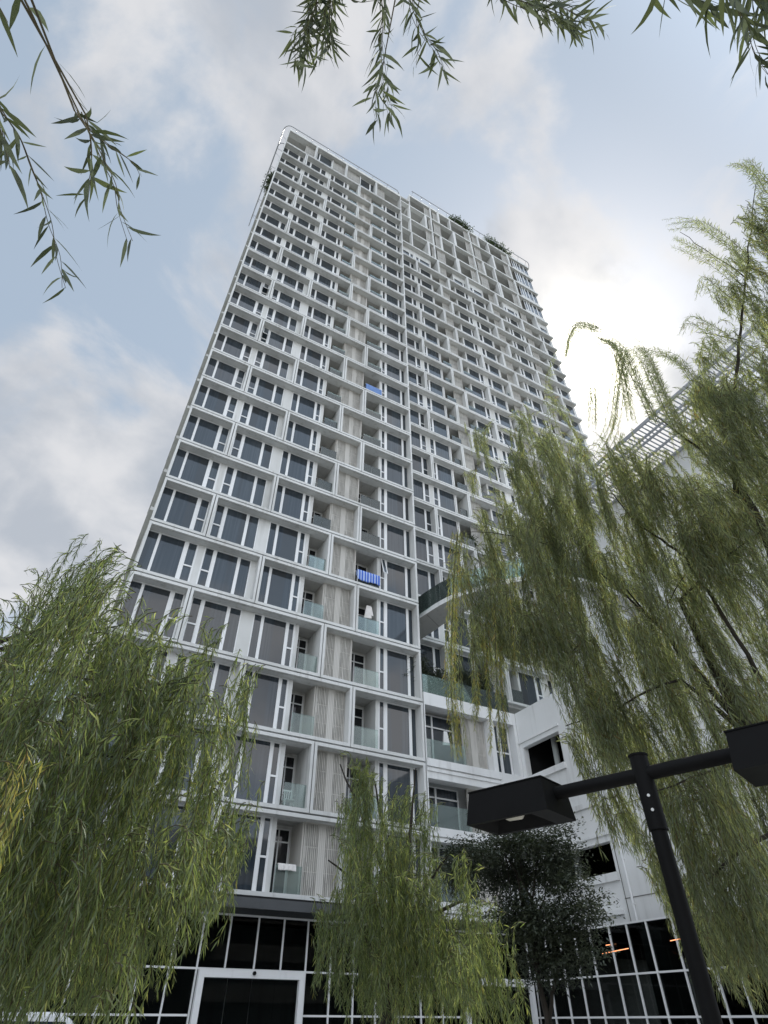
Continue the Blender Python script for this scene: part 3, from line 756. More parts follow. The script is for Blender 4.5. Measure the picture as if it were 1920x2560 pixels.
# lobby room
lr = MB()
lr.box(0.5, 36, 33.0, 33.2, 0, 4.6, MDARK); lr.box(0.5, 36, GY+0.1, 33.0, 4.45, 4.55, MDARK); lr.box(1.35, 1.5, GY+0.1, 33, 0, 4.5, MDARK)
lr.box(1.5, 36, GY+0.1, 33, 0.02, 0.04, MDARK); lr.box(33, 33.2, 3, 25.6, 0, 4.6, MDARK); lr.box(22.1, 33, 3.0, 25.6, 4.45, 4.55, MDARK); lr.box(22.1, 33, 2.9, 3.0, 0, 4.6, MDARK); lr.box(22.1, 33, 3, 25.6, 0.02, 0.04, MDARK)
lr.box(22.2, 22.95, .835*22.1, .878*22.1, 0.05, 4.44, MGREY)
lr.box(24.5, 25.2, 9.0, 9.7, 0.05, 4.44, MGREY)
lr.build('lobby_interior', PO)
# roof canopy of slats on the upper block
sc = MB(); cz0, cz1 = CAMZ+28.15, CAMZ+28.3
for y in np.arange(5.8, 27.85, 0.27): sc.box(25.65, 29.15, y, y+0.085, cz0, cz0+0.05, MTUBE)
for x in np.arange(29.3, 40, 0.27): sc.box(x, x+0.085, 5.0, 6.15, cz0, cz0+0.05, MTUBE)
for x in (26.55, 26.95, 28.1): sc.box(x, x+0.10, 5.7, 27.9, cz0+0.055, cz0+0.20, MTUBE)
sc.box(25.55, 25.648, 5.0, 27.9, cz0-0.05, cz1+0.05, MTUBE); sc.box(25.65, 40, 4.9, 4.998, cz0-0.05, cz1+0.05, MTUBE)
sc.build('slatted_canopy', PO)
# curved terrace slab between the tower and the side block
ct = [(16.6, 27.4), (16.85, 26.0), (17.3, 23.5), (18.4, 21.5), (20.0, 19.5), (22.3, 18.3), (25.2, 18.1), (29.1, 18.6)]
def catmull(P, n=7):
    P = [np.array(p, float) for p in P]; o = []
    for i in range(len(P)-1):
        a = P[max(i-1, 0)]; b = P[i]; c = P[i+1]; d = P[min(i+2, len(P)-1)]
        for t in np.linspace(0, 1, n, endpoint=False):
            o.append(0.5*((2*b)+(-a+c)*t+(2*a-5*b+4*c-d)*t*t+(-a+3*b-3*c+d)*t**3))
    o.append(P[-1]); return o
edge = catmull(ct)
zt_ = CAMZ+18.9
ci = [(18.3, 28.2), (18.45, 26.9), (18.6, 25.2), (19.1, 22.9), (19.7, 21.2), (20.9, 20.0), (22.9, 19.3), (25.4, 19.2), (29.1, 19.7)]
inner = catmull(ci)
def resample(P, n):
    P = np.array(P); d = np.concatenate([[0], np.cumsum(np.linalg.norm(np.diff(P, axis=0), axis=1))]); q = np.linspace(0, d[-1], n)
    return np.stack([np.interp(q, d, P[:, 0]), np.interp(q, d, P[:, 1])], 1)
eo = resample(edge, 44); ei = resample(inner, 44)
cs = MB()
loop = [tuple(p) for p in eo]+[tuple(p) for p in ei[::-1]]
nb = len(eo)
V0 = len(cs.v); kk = cs.mi(MPOD); ks = cs.mi(MSOFF)
for z in (zt_-0.30, zt_):
    for p in eo: cs.v.append((p[0], p[1], z))
    for p in ei: cs.v.append((p[0], p[1], z))
for i in range(nb-1):
    cs.f += [(i, i+1, nb+i+1, nb+i), (2*nb+i, 3*nb+i, 3*nb+i+1, 2*nb+i+1), (i, 2*nb+i, 2*nb+i+1, i+1), (nb+i, nb+i+1, 3*nb+i+1, 3*nb+i)]; cs.m += [ks, kk, kk, kk]
cs.build('curved_terrace', PO)
sm = MB()
for i in range(5, nb-1, 6):
    a, b = eo[i], ei[i]; d = (b-a); d2 = np.array([-d[1], d[0]])/np.linalg.norm(d)*0.015
    a = a+d*0.05; b = b-d*0.05
    q = [(*(a-d2), zt_-0.306), (*(b-d2), zt_-0.306), (*(b+d2), zt_-0.306), (*(a+d2), zt_-0.306)]
    sm.hexa(q, [(x, y, zt_-0.302) for x, y, z in q], MBACK)
sm.build('soffit_joints', PO)
for ed in (eo, ei):
    cg = MB()
    for i in range(0, len(ed)-2, 2):
        a, b = ed[i], ed[i+2]; d = (b-a)/np.linalg.norm(b-a); n_ = np.array([-d[1], d[0]])*0.015
        a2 = a+d*0.01; b2 = b-d*0.01
        cg.hexa([(*a2, zt_-0.05), (*b2, zt_-0.05), (*(b2+n_), zt_-0.05), (*(a2+n_), zt_-0.05)], [(*a2, zt_+1.25), (*b2, zt_+1.25), (*(b2+n_), zt_+1.25), (*(a2+n_), zt_+1.25)], MTEAL)
    cg.build('terrace_railing', PO)

# lights inside the lobby
def led(px, py, px2, py2, h, name_label):
    a = at_h(px, py, h); b = at_h(px2, py2, h*1.02); m = MB(); m.tube([a, b], 0.014, MLED, 6)
    tag(m.build('strip_light'), name_label, 'light', 'strip lights inside the lobby')
led(1506, 2384, 1571, 2371, 27.5, 'long orange strip light glowing behind the side glazing beside the grey column')
led(1515, 2363, 1540, 2360, 30, 'short dim strip light just above the long orange one in the side glazing')
led(1676, 2352, 1706, 2346, 27.0, 'small orange strip light behind the side glazing next to the lamp post')
ch = MB(); rr = random.Random(5)
for i in range(70):
    c = at_h(rr.uniform(535, 632), 2352+rr.uniform(0, 52)*(0.4+0.6*rr.random()), 28.8)
    s_ = rr.uniform(0.012, 0.028)
    ch.tube([c-np.array([0, 0, s_]), c, c+np.array([0, 0, s_])], [s_*0.5, s_, s_*0.5], MBULB, 5)
c0 = at_h(585, 2345, 28.8); ch.tube([c0, (c0[0], c0[1], 4.45)], 0.01, MBLACK, 5)
tag(ch.build('chandelier'), 'cluster of tiny white bulbs glinting behind the lobby glass above the main door', 'chandelier')

# ------------------------------------------------------------------ laundry and things on balconies
def cloth(name, x0, x1, y, zt, drop, mt, label, cat, wav=0.03, seed=1):
    rr = random.Random(seed); nx, nz = 28, 10; V = []; F = []
    ph = [rr.uniform(0, 6) for _ in range(3)]
    rows_ = [(0.10, -0.35*drop, -1)]+[]
    prof = [(0.09, -drop*0.5), (0.085, -drop*0.2), (0.05, -0.01), (0.0, 0.015), (-0.05, -0.01)]+[(-0.06, -drop*t/7) for t in range(1, 8)]
    for j, (dy, dz) in enumerate(prof):
        for i in range(nx+1):
            u = i/nx; amp = wav*min(1, abs(dz)/0.2)
            V.append((x0+(x1-x0)*u, y+dy-amp*(0.5+0.5*sin(u*26+ph[0]))*(1 if dy < 0 else -0.3), zt+dz*(1+0.05*sin(u*7+ph[1]))))
    for j in range(len(prof)-1):
        for i in range(nx): a = j*(nx+1)+i; F.append((a, a+1, a+nx+2, a+nx+1))
    me = bpy.data.meshes.new(name); V2 = [(v[0]-x0, v[1]-y, v[2]-zt) for v in V]
    me.from_pydata(V2, [], F); me.materials.append(mt); me.polygons.foreach_set('use_smooth', [True]*len(F)); me.update()
    o = link(name, me, None, (x0, y, zt)); md = o.modifiers.new('thick', 'SOLIDIFY'); md.thickness = 0.012
    return tag(o, label, cat)
cloth('towel', gx(.4745)+0.0, gx(.5335), D1+0.20, zrel(1)+0.16+1.03, 0.72, MTOWEL, 'blue and white striped towel hung over a balcony railing', 'towel', 0.04, 2)
cloth('bed_sheet', gx(.4780), gx(.5335), D1+0.19, zrel(7)+0.16+0.90, 0.9, MBLUE, 'plain blue sheet covering a higher balcony railing, far above the striped towel', 'sheet', 0.02, 3)
cloth('cloth', gx(.358), gx(.388), D1+0.19, zrel(-4)+0.16+1.03, 0.22, MCLOTHW, 'pale crumpled cloth on the railing of the lowest balcony above the steel canopy', 'cloth', 0.05, 4)
# garments on a hanger
gm = MB(); gz = zrel(0)+2.2; x = gx(.512); y = D1+0.5
gm.tube([(x-0.22, y, gz), (x, y, gz+0.12), (x+0.22, y, gz)], 0.01, MBLACK, 5)
gm.hexa([(x-0.26, y-0.03, gz-0.85), (x+0.2, y-0.05, gz-0.8), (x+0.2, y+0.03, gz-0.8), (x-0.26, y+0.03, gz-0.85)], [(x-0.12, y-0.03, gz+0.0), (x+0.14, y-0.03, gz+0.02), (x+0.14, y+0.03, gz+0.02), (x-0.12, y+0.03, gz)], MCLOTHW)
gm.hexa([(x+0.16, y-0.04, gz-0.6), (x+0.32, y-0.04, gz-0.6), (x+0.32, y+0.04, gz-0.6), (x+0.16, y+0.04, gz-0.6)], [(x+0.12, y-0.03, gz-0.04), (x+0.2, y-0.03, gz), (x+0.2, y+0.03, gz), (x+0.12, y+0.03, gz-0.04)], MCLOTHW)
tag(gm.build('hanging_garment'), 'white garment drying on the balcony two storeys below the striped towel', 'garment')
gm = MB(); x = 17.9; y = 25.5; gz = rows[0][0]+1.75
gm.hexa([(x-0.2, y-0.06, gz-0.75), (x+0.22, y-0.06, gz-0.7), (x+0.22, y+0.06, gz-0.7), (x-0.2, y+0.06, gz-0.75)], [(x-0.1, y-0.03, gz), (x+0.1, y-0.03, gz), (x+0.1, y+0.03, gz), (x-0.1, y+0.03, gz)], MPLASTIC)
gm.tube([(x, y, gz), (x, y, gz+0.15)], 0.01, MBLACK, 5)
tag(gm.build('hanging_garment'), 'white garment hanging in the podium window right of the tower joint', 'garment')
# chair on a low balcony
chx = gx(.372); chz = zrel(-3)+0.16; chy = D1+0.75
ch_ = thing('balcony_chair', 'white plastic chair behind the glass of the second lowest balcony', 'chair', (chx, chy, chz))
m = MB(); m.box(-0.24, 0.24, -0.22, 0.22, 0.42, 0.46, MPLASTIC); bevel(m.build('seat', ch_))
m = MB()
for i in range(5): m.box(-0.22+i*0.10, -0.18+i*0.10, 0.20, 0.23, 0.46, 0.86, MPLASTIC)
m.box(-0.24, 0.24, 0.195, 0.235, 0.86, 0.92, MPLASTIC); m.build('backrest', ch_)
for sx in (-0.21, 0.21):
    for sy in (-0.19, 0.19):
        m = MB(); m.box(sx-0.02, sx+0.02, sy-0.02, sy+0.02, 0, 0.42, MPLASTIC); m.build('leg', ch_)
m = MB(); m.box(-0.27, -0.23, -0.2, 0.22, 0.64, 0.67, MPLASTIC); m.box(0.23, 0.27, -0.2, 0.22, 0.64, 0.67, MPLASTIC); m.build('armrest', ch_)

# ------------------------------------------------------------------ twin street lamp
LP = np.array([4.74, 3.68]); ax = np.array([-0.33, 0.944]); ax /= np.linalg.norm(ax); px_ = np.array([ax[1], -ax[0]])
LA = thing('street_lamp', 'black twin headed street lamp with two box shaped heads on a crossbar', 'street lamp', (LP[0], LP[1], 0))
m = MB(); m.tube([(0, 0, 0), (0, 0, CAMZ+1.30)], 0.066, MBLACK, 32); m.tube([(0, 0, 0), (0, 0, 0.03)], 0.17, MBLACK, 24); m.build('pole', LA, True)
m = MB(); m.tube([(0, 0, CAMZ+1.24), (0, 0, CAMZ+1.86)], 0.080, MBLACK, 32); o = m.build('sleeve', LA, True)
m = MB(); m.tube([(0, 0, CAMZ+1.855), (0, 0, CAMZ+1.870)], 0.088, MBLACK, 32); m.build('cap', LA, True)
for o in [c for c in LA.children]: 
    md = o.modifiers.new('edge', 'EDGE_SPLIT'); md.split_angle = radians(40)
za = CAMZ+1.70
m = MB(); a = ax*0.90; b = -ax*0.84
m.tube([(a[0], a[1], za), (b[0], b[1], za)], 0.060, MBLACK, 28); o = m.build('crossbar', LA, True); md = o.modifiers.new('edge', 'EDGE_SPLIT'); md.split_angle = radians(40)
for i, z in enumerate((CAMZ+1.50, CAMZ+1.385)):
    m = MB(); d = -np.array([LP[0], LP[1]])/np.linalg.norm(LP); d = d*0.95+px_*-0.15; d /= np.linalg.norm(d)
    m.tube([(d[0]*0.074, d[1]*0.074, z), (d[0]*0.094, d[1]*0.094, z)], 0.0135, MBOLT, 6); m.build('bolt', LA)
def lamp_head(s0):
    # s0 = signed distance of the inner end along the bar
    sg = 1 if s0 > 0 else -1
    def P(s, t, z): q = ax*(s0+sg*s)+px_*t; return (q[0], q[1], z)
    L, Wd = 0.92, 0.285; zb, zt2 = CAMZ+1.50, CAMZ+1.80; ins = 0.035
    m = MB()
    o_b = [P(0, -Wd, zb), P(L, -Wd, zb), P(L, Wd, zb), P(0, Wd, zb)]
    o_t = [P(ins, -Wd+ins, zt2), P(L-ins, -Wd+ins, zt2), P(L-ins, Wd-ins, zt2), P(ins, Wd-ins, zt2)]
    i_b = [P(0.20, -Wd+0.05, zb), P(L-0.04, -Wd+0.05, zb), P(L-0.04, Wd-0.05, zb), P(0.20, Wd-0.05, zb)]
    i_t = [P(0.24, -Wd+0.09, zb+0.16), P(L-0.10, -Wd+0.09, zb+0.16), P(L-0.10, Wd-0.09, zb+0.16), P(0.24, Wd-0.09, zb+0.16)]
    m.poly(o_t, MBLACK); m.poly(list(reversed(i_t)), MBLACK)
    for i in range(4):
        j = (i+1) % 4
        m.poly([o_b[i], o_b[j], o_t[j], o_t[i]], MBLACK); m.poly([o_b[j], o_b[i], i_b[i], i_b[j]], MBLACK); m.poly([i_b[j], i_b[i], i_t[i], i_t[j]], MDARK)
    # thin lid lip on top
    lt = [P(ins-0.008, -Wd+ins-0.008, zt2+0.002), P(L-ins+0.008, -Wd+ins-0.008, zt2+0.002), P(L-ins+0.008, Wd-ins+0.008, zt2+0.002), P(ins-0.008, Wd-ins+0.008, zt2+0.002)]
    m.hexa(lt, [(x, y, z+0.012) for x, y, z in lt], MBLACK)
    h = m.build('lamp_head', LA)
    m = MB(); a = P(0.42, 0.02, zb+0.10); b = P(0.66, 0.02, zb+0.10)
    m.tube([a, P(0.46, 0.02, zb+0.09), P(0.60, 0.02, zb+0.09), b], [0.02, 0.05, 0.045, 0.02], MREFL, 14); m.build('bulb', h, True)
lamp_head(0.86); lamp_head(-0.80)

# ------------------------------------------------------------------ van parked in front of the lobby
V = thing('white_van', 'white people carrier parked under the left willow, only its roof in view', 'van', (0.9, 18.6, 0))
m = MB()
prof = [(-2.3, 0.35), (-2.35, 0.9), (-2.25, 1.15), (-1.75, 1.68), (-1.55, 1.74), (0.9, 1.76), (1.25, 1.66), (1.75, 1.12), (2.25, 0.98), (2.4, 0.75), (2.4, 0.35)]
lo_ = [(x, -0.88, z) for x, z in prof]; hi_ = [(x, 0.88, z) for x, z in prof]
m.hexa(lo_, hi_, MVAN); o = m.build('body', V); bevel(o, 0.07, 3)
for s in (-1, 1):
    m = MB(); y = 0.882*s; m.hexa([(-1.9, y, 1.15), (1.5, y, 1.12), (1.15, y, 1.6), (-1.6, y, 1.62)], [(-1.9, y+0.01*s, 1.15), (1.5, y+0.01*s, 1.12), (1.15, y+0.01*s, 1.6), (-1.6, y+0.01*s, 1.62)], MGLASS); m.build('side_window', V)
m = MB(); m.hexa([(1.77, -0.75, 1.13), (1.77, 0.75, 1.13), (1.30, 0.7, 1.62), (1.30, -0.7, 1.62)], [(1.79, -0.75, 1.14), (1.79, 0.75, 1.14), (1.32, 0.7, 1.63), (1.32, -0.7, 1.63)], MGLASS); m.build('windscreen', V)
for x in (-1.45, 1.5):
    for s in (-1, 1):
        m = MB(); m.tube([(x, 0.72*s, 0.33), (x, 0.9*s, 0.33)], 0.33, MRUB, 24); w = m.build('wheel', V)
        m = MB(); m.tube([(x, 0.895*s, 0.33), (x, 0.91*s, 0.33)], 0.20, MTUBE, 16); m.build('rim', w)

# ------------------------------------------------------------------ office block behind the camera, seen in the lowest panes
OB = thing('office_block', 'white office block with dark ribbon windows, seen only mirrored in the lowest apartment windows', 'building')
MOFF = plain('office_render', (0.42, 0.42, 0.41), 0.8)
m = MB(); m.box(-45, 70, -34, -22.4, 0, 16.4, MOFF)
for k in range(5): m.box(-45.2, 70.2, -22.4, -22.1, 1.2+k*3.3+1.9, 1.2+k*3.3+3.3, MOFF)
m.build('wall', OB)
for k in range(5):
    m = MB(); m.box(-44.9, 69.9, -22.39, -22.34, 1.2+k*3.3+0.0, 1.2+k*3.3+1.9, MGLASS); m.build('ribbon_window', OB)

# ------------------------------------------------------------------ vegetation
rng = np.random.default_rng(11)
def unit(v): return v/(np.linalg.norm(v, axis=-1, keepdims=True)+1e-9)
def leaf_mesh(name, P, Dn, Sd, L, Wd, mats, midx, twigs=None, seg=3, curl=0.25):
    """P base points, Dn unit directions, Sd unit side vectors, L lengths, Wd half widths"""
    n = len(P); Nn = np.cross(Dn, Sd)
    if seg == 3: ts = [0.0, 0.38, 0.72, 1.0]; wf = [0.0, 1.0, 0.62, 0.0]
    else: ts = [0.0, 0.2, 0.45, 0.72, 0.9, 1.0]; wf = [0.0, 0.72, 1.0, 0.66, 0.25, 0.0]
    rows_ = []
    cv = curl*(rng.random(n)*1.4-0.2)
    cs_ = curl*(rng.normal(0, 0.5, n))
    for t, w in zip(ts, wf):
        c = P + Dn*(L*t)[:, None] + Nn*(L*cv*t*t)[:, None] + Sd*(L*cs_*t*t)[:, None] + np.array([0, 0, -1.0])*(L*0.10*t*t)[:, None]
        if w == 0: rows_.append([c])
        else: rows_.append([c-Sd*(Wd*w)[:, None], c+Sd*(Wd*w)[:, None]])
    flat = [r for row in rows_ for r in row]; k = len(flat)
    V_ = np.stack(flat, 1).reshape(-1, 3)
    idx = []; c = 0
    for row in rows_: idx.append(list(range(c, c+len(row)))); c += len(row)
    faces = []
    for a, b in zip(idx[:-1], idx[1:]):
        if len(a) == 1: faces.append((a[0], b[0], b[1]))
        elif len(b) == 1: faces.append((a[0], b[0], a[1]))
        else: faces.append((a[0], b[0], b[1], a[1]))
    lens = [len(f) for f in faces]; ff = [i for f in faces for i in f]
    base = (np.arange(n)*k)[:, None]
    loops = (base+np.array(ff)[None, :]).reshape(-1)
    tot = np.tile(np.array(lens), n); mi = np.repeat(np.asarray(midx, dtype=np.int32), len(faces))
    if twigs is not None and len(twigs[0]):
        tv, tf = twigs
        b0 = len(V_); V_ = np.concatenate([V_, tv]); loops = np.concatenate([loops, (tf+b0).reshape(-1)])
        tot = np.concatenate([tot, np.full(len(tf), 4)]); mi = np.concatenate([mi, np.full(len(tf), len(mats)-1)])
    me = bpy.data.meshes.new(name)
    me.vertices.add(len(V_)); me.vertices.foreach_set('co', V_.astype(np.float32).reshape(-1))
    me.loops.add(len(loops)); me.loops.foreach_set('vertex_index', loops.astype(np.int32))
    me.polygons.add(len(tot)); st = np.concatenate([[0], np.cumsum(tot)[:-1]])
    me.polygons.foreach_set('loop_start', st.astype(np.int32)); me.polygons.foreach_set('loop_total', tot.astype(np.int32))
    for m_ in mats: me.materials.append(m_)
    me.polygons.foreach_set('material_index', mi.astype(np.int32))
    me.update(calc_edges=True); me.validate(); return me
def twig_tubes(paths, r0):
    "three sided tubes along paths (list of (n,3) arrays)"
    tv = []; tf = []; b = 0
    for P, r in zip(paths, r0):
        n = len(P); t = unit(np.gradient(P, axis=0)); a = unit(np.cross(t, np.array([0.31, 0.77, 0.55]))); c = np.cross(t, a)
        rr_ = (r*np.linspace(1, 0.35, n))[:, None]
        for j in range(3):
            q = 2*pi*j/3; tv.append(P+rr_*(a*cos(q)+c*sin(q)))
        for j in range(3):
            j2 = (j+1) % 3
            for i in range(n-1): tf.append((b+j*n+i, b+j2*n+i, b+j2*n+i+1, b+j*n+i+1))
        b += 3*n
    return np.concatenate(tv), np.array(tf)
def strand_leaves(paths, spacing, Lr, ang=(25, 55), wr=0.055, droop=0.35, skip=0.04, shrink=True):
    BP = []; BD = []; BS = []; BL = []; BW = []; src = []
    for si, P in enumerate(paths):
        sg = np.linalg.norm(np.diff(P, axis=0), axis=1); cum = np.concatenate([[0], np.cumsum(sg)]); tot = cum[-1]
        s = np.arange(spacing*2*skip*5, tot, spacing); s = s+rng.normal(0, spacing*0.25, len(s)); s = np.clip(s, 0, tot)
        if len(s) == 0: continue
        pos = np.stack([np.interp(s, cum, P[:, k]) for k in range(3)], 1)
        s2 = np.clip(s+0.02, 0, tot); s1 = np.clip(s-0.02, 0, tot)
        tg = unit(np.stack([np.interp(s2, cum, P[:, k])-np.interp(s1, cum, P[:, k]) for k in range(3)], 1))
        n = len(s)
        az = np.arange(n)*2.4+rng.uniform(0, 6.28)+rng.normal(0, 0.5, n)
        ref = np.array([0.36, 0.48, 0.8]); a = unit(np.cross(tg, ref)); c = np.cross(tg, a)
        rad = a*np.cos(az)[:, None]+c*np.sin(az)[:, None]
        th = np.radians(rng.uniform(*ang, n))
        d = tg*np.cos(th)[:, None]+rad*np.sin(th)[:, None]
        d = unit(d+np.array([0, 0, -droop]))
        sd = unit(np.cross(d, unit(rng.normal(0, 1, (n, 3))*0.5+rad)))
        L = rng.uniform(*Lr, n)
        if shrink: L = L*np.clip(0.55+1.6*(tot-s)/max(tot, 0.01), 0.55, 1.0)
        BP.append(pos); BD.append(d); BS.append(sd); BL.append(L); BW.append(L*wr*rng.uniform(0.8, 1.25, n)); src.append(np.full(n, si))
    return [np.concatenate(x) for x in (BP, BD, BS, BL, BW, src)]
def droop_path(p0, out, Lout, Ldown, sway, n=12):
    t = np.linspace(0, 1, n)
    P = np.zeros((n, 3)); e = 1-np.exp(-3.2*t)
    P[:, 0] = p0[0]+out[0]*Lout*e; P[:, 1] = p0[1]+out[1]*Lout*e
    P[:, 2] = p0[2]+0.30*Lout*np.sin(np.clip(t*6, 0, pi))-Ldown*t**1.35
    w = rng.uniform(0, 6.28, 2); am = 0.03+0.02*Ldown
    P[:, 0] += sway[0]*Ldown*t**2+am*np.sin(t*5+w[0])*t; P[:, 1] += sway[1]*Ldown*t**2+am*np.sin(t*4+w[1])*t
    return P
def limb(P0, P1, r0, r1, bow=0.3, n=8, jit=0.05):
    P0 = np.array(P0, float); P1 = np.array(P1, float); t = np.linspace(0, 1, n)[:, None]
    L = np.linalg.norm(P1-P0); P = P0+(P1-P0)*t; P[:, 2] += (np.sin(t[:, 0]*pi)*bow*L)
    P[1:-1] += rng.normal(0, jit*L/n, (n-2, 3)); r = r0+(r1-r0)*t[:, 0]**0.8
    return P, r
def band_strands(cols, n, hr, Lr, ymin_pow=1.5, frac=0.85, top_bias=0.0, minL=0.35):
    "sample strands whose start lies in a picture band T(x)..B(x) and whose tip stays above B(x)"
    c = np.array(cols, float); out = []
    wts = np.maximum(c[:, 2]-c[:, 1], 1); xs_ = np.linspace(c[0, 0], c[-1, 0], 400); hs_ = np.interp(xs_, c[:, 0], wts)
    cdf = np.cumsum(hs_); cdf /= cdf[-1]
    per = 10
    for _ in range(max(1, n//per)):
        x = np.interp(rng.random(), cdf, xs_); T = np.interp(x, c[:, 0], c[:, 1]); B = np.interp(x, c[:, 0], c[:, 2])
        yy = T+(B-T)*frac*rng.random()**ymin_pow
        h = rng.uniform(*hr); p = at_h(x, yy, h); q = at_h(x, B, h)
        Lc = min(rng.uniform(*Lr), max(p[2]-q[2], minL)); an = rng.uniform(0, 2*pi); k = int(rng.integers(per-4, per+5))
        for _j in range(k):
            pj = p+rng.normal(0, 1, 3)*np.array([0.07, 0.07, 0.10])
            out.append((pj, max(minL*0.8, Lc*rng.uniform(0.55, 1.0)), 0, an+rng.normal(0, 0.7)))
    return out
def willow(name, label, trunk, limbs, strands, mats, Lr, spacing, sway=(0, 0), wr=0.055, ang=(22, 50), extra=None, twig_r=0.004, mat_pick=None, outl=0.35, groupname=None, droop=0.35, epick=None):
    T = thing(name, label, 'tree', (float(trunk[0][0]), float(trunk[0][1]), 0), groupname)
    off = np.array([T.location[0], T.location[1], 0.0])
    m = MB()
    P = catmull(trunk[:, :3], 5) if len(trunk) > 2 else [trunk[0, :3], trunk[1, :3]]
    R_ = np.interp(np.linspace(0, 1, len(P)), np.linspace(0, 1, len(trunk)), trunk[:, 3])
    m.tube([p-off for p in P], list(R_), MBARK, 14); m.build('trunk', T, True)
    m = MB()
    for P0, P1, r0, r1, bow in limbs:
        Pq, rq = limb(P0, P1, r0, r1, bow)
        m.tube([p-off for p in Pq], list(rq), MBARK, 8)
    m.build('limbs', T, True)
    paths = []; pick = []
    for s in strands:
        p, L = s[0], s[1]; an = s[3] if len(s) > 3 else rng.uniform(0, 2*pi); lo = outl*rng.uniform(0.4, 1.2)*min(1, L)
        out_ = (cos(an), sin(an))
        P = droop_path(p-np.array([out_[0]*lo, out_[1]*lo, 0]), out_, lo, L, (sway[0]+rng.normal(0, 0.04), sway[1]+rng.normal(0, 0.04)), 12)
        paths.append(P-off); pick.append(s[2] if len(s) > 2 else 0)
    if extra:
        for ie, P in enumerate(extra): paths.append(P-off); pick.append(epick[ie])
    lv = strand_leaves(paths, spacing, Lr, ang, wr, droop)
    pick = np.array(pick)[lv[5]]
    tw = twig_tubes(paths, [twig_r]*len(paths))
    me = leaf_mesh('crown', lv[0], lv[1], lv[2], lv[3], lv[4], mats+[MTWIG], pick, tw)
    link('crown', me, T)
    return T, len(lv[0])

# left willow -------------------------------------------------------
tl = np.array([[-1.9, 6.2, 0.0, 0.26], [-1.8, 6.3, 1.6, 0.21], [-1.5, 6.0, 3.0, 0.17], [-1.3, 6.1, 4.3, 0.10]])
colsL = [(-60, 1640, 2560), (40, 1560, 2560), (110, 1440, 2560), (160, 1370, 2560), (230, 1365, 2560), (300, 1375, 2555), (345, 1420, 2540)]
stL = band_strands(colsL, 900, (3.9, 6.8), (0.7, 2.2), 1.0, 0.93)
stL += band_strands([(120, 1370, 1800), (230, 1340, 1800), (345, 1385, 1800)], 150, (4.6, 6.4), (0.4, 1.0), 0.6, 0.8)
stL += band_strands([(345, 1560, 2420), (400, 1600, 2400), (480, 1660, 2330), (520, 1640, 2300)], 300, (4.2, 6.4), (0.6, 1.6), 1.0, 0.9)
stL += band_strands([(480, 1540, 2250), (540, 1530, 2290), (590, 1570, 2290), (610, 1640, 2240)], 150, (4.4, 5.6), (0.4, 1.2), 1.0, 0.9)
for _ in range(5):
    x = rng.uniform(20, 60); stL.append((at_h(x+60, 1880+rng.uniform(0, 60), 3.7), rng.uniform(0.8, 1.1), 1))
top = np.array([-1.4, 6.1, 3.6])
limL = [(top+np.array([0, 0, rng.uniform(-0.8, 0.6)]), at_h(x, y, h), 0.04, 0.005, 0.04) for x, y, h in ((60, 1700, 5.5), (160, 1560, 5.6), (250, 1540, 5.2), (320, 1560, 5.4), (420, 1760, 5.4), (520, 1760, 5.0), (230, 1700, 4.4), (500, 1700, 4.6), (90, 1800, 4.4), (350, 1900, 4.2))]
_, nA = willow('willow_tree', 'big weeping willow on the left whose dense crown covers the tower corner', tl, limL, stL, [MLEAF, MLEAFY], (0.055, 0.10), 0.0125, (-0.04, 0.0), 0.052, (22, 62))

# middle willow -------------------------------------------------------
b0 = at_h(968, 2557, 9.2)
tm = np.array([[b0[0]+0.05, b0[1], 0.0, 0.12], [*at_h(968, 2520, 9.2), 0.085], [*at_h(992, 2430, 9.2), 0.07], [*at_h(1010, 2330, 9.2), 0.055], [*at_h(965, 2180, 9.2), 0.04]])
colsM = [(790, 2330, 2430), (820, 2190, 2470), (845, 1930, 2420), (875, 1900, 2480), (920, 1915, 2540), (980, 1925, 2555), (1030, 1895, 2555), (1065, 1925, 2555), (1090, 2030, 2555)]
stM = band_strands(colsM, 640, (8.0, 10.0), (0.6, 1.9), 0.9, 0.92)
colsM2 = [(1090, 2110, 2555), (1140, 2150, 2550), (1200, 2220, 2540), (1260, 2330, 2540), (1290, 2400, 2540)]
stM += band_strands(colsM2, 240, (7.6, 9.4), (0.5, 1.4), 1.0, 0.8)
topm = np.array(at_h(1005, 2340, 9.2))
limM = [(topm, at_h(x, y, 9.0), 0.045, 0.008, 0.06) for x, y in ((850, 1910), (930, 1930), (1040, 1920), (1120, 2140), (820, 2150), (1200, 2240), (900, 2250), (1080, 2350))]
limM += [(at_h(968, 2520, 9.2), at_h(1130, 2330, 9.0), 0.05, 0.01, 0.1), (at_h(985, 2460, 9.2), at_h(900, 2330, 9.1), 0.04, 0.01, 0.05)]
_, nB = willow('willow_tree', 'smaller weeping willow standing in the middle before the lobby glazing, with a thin dark trunk', tm, limM, stM, [MLEAF], (0.06, 0.11), 0.015, (0.02, 0.0), 0.052, (22, 58))

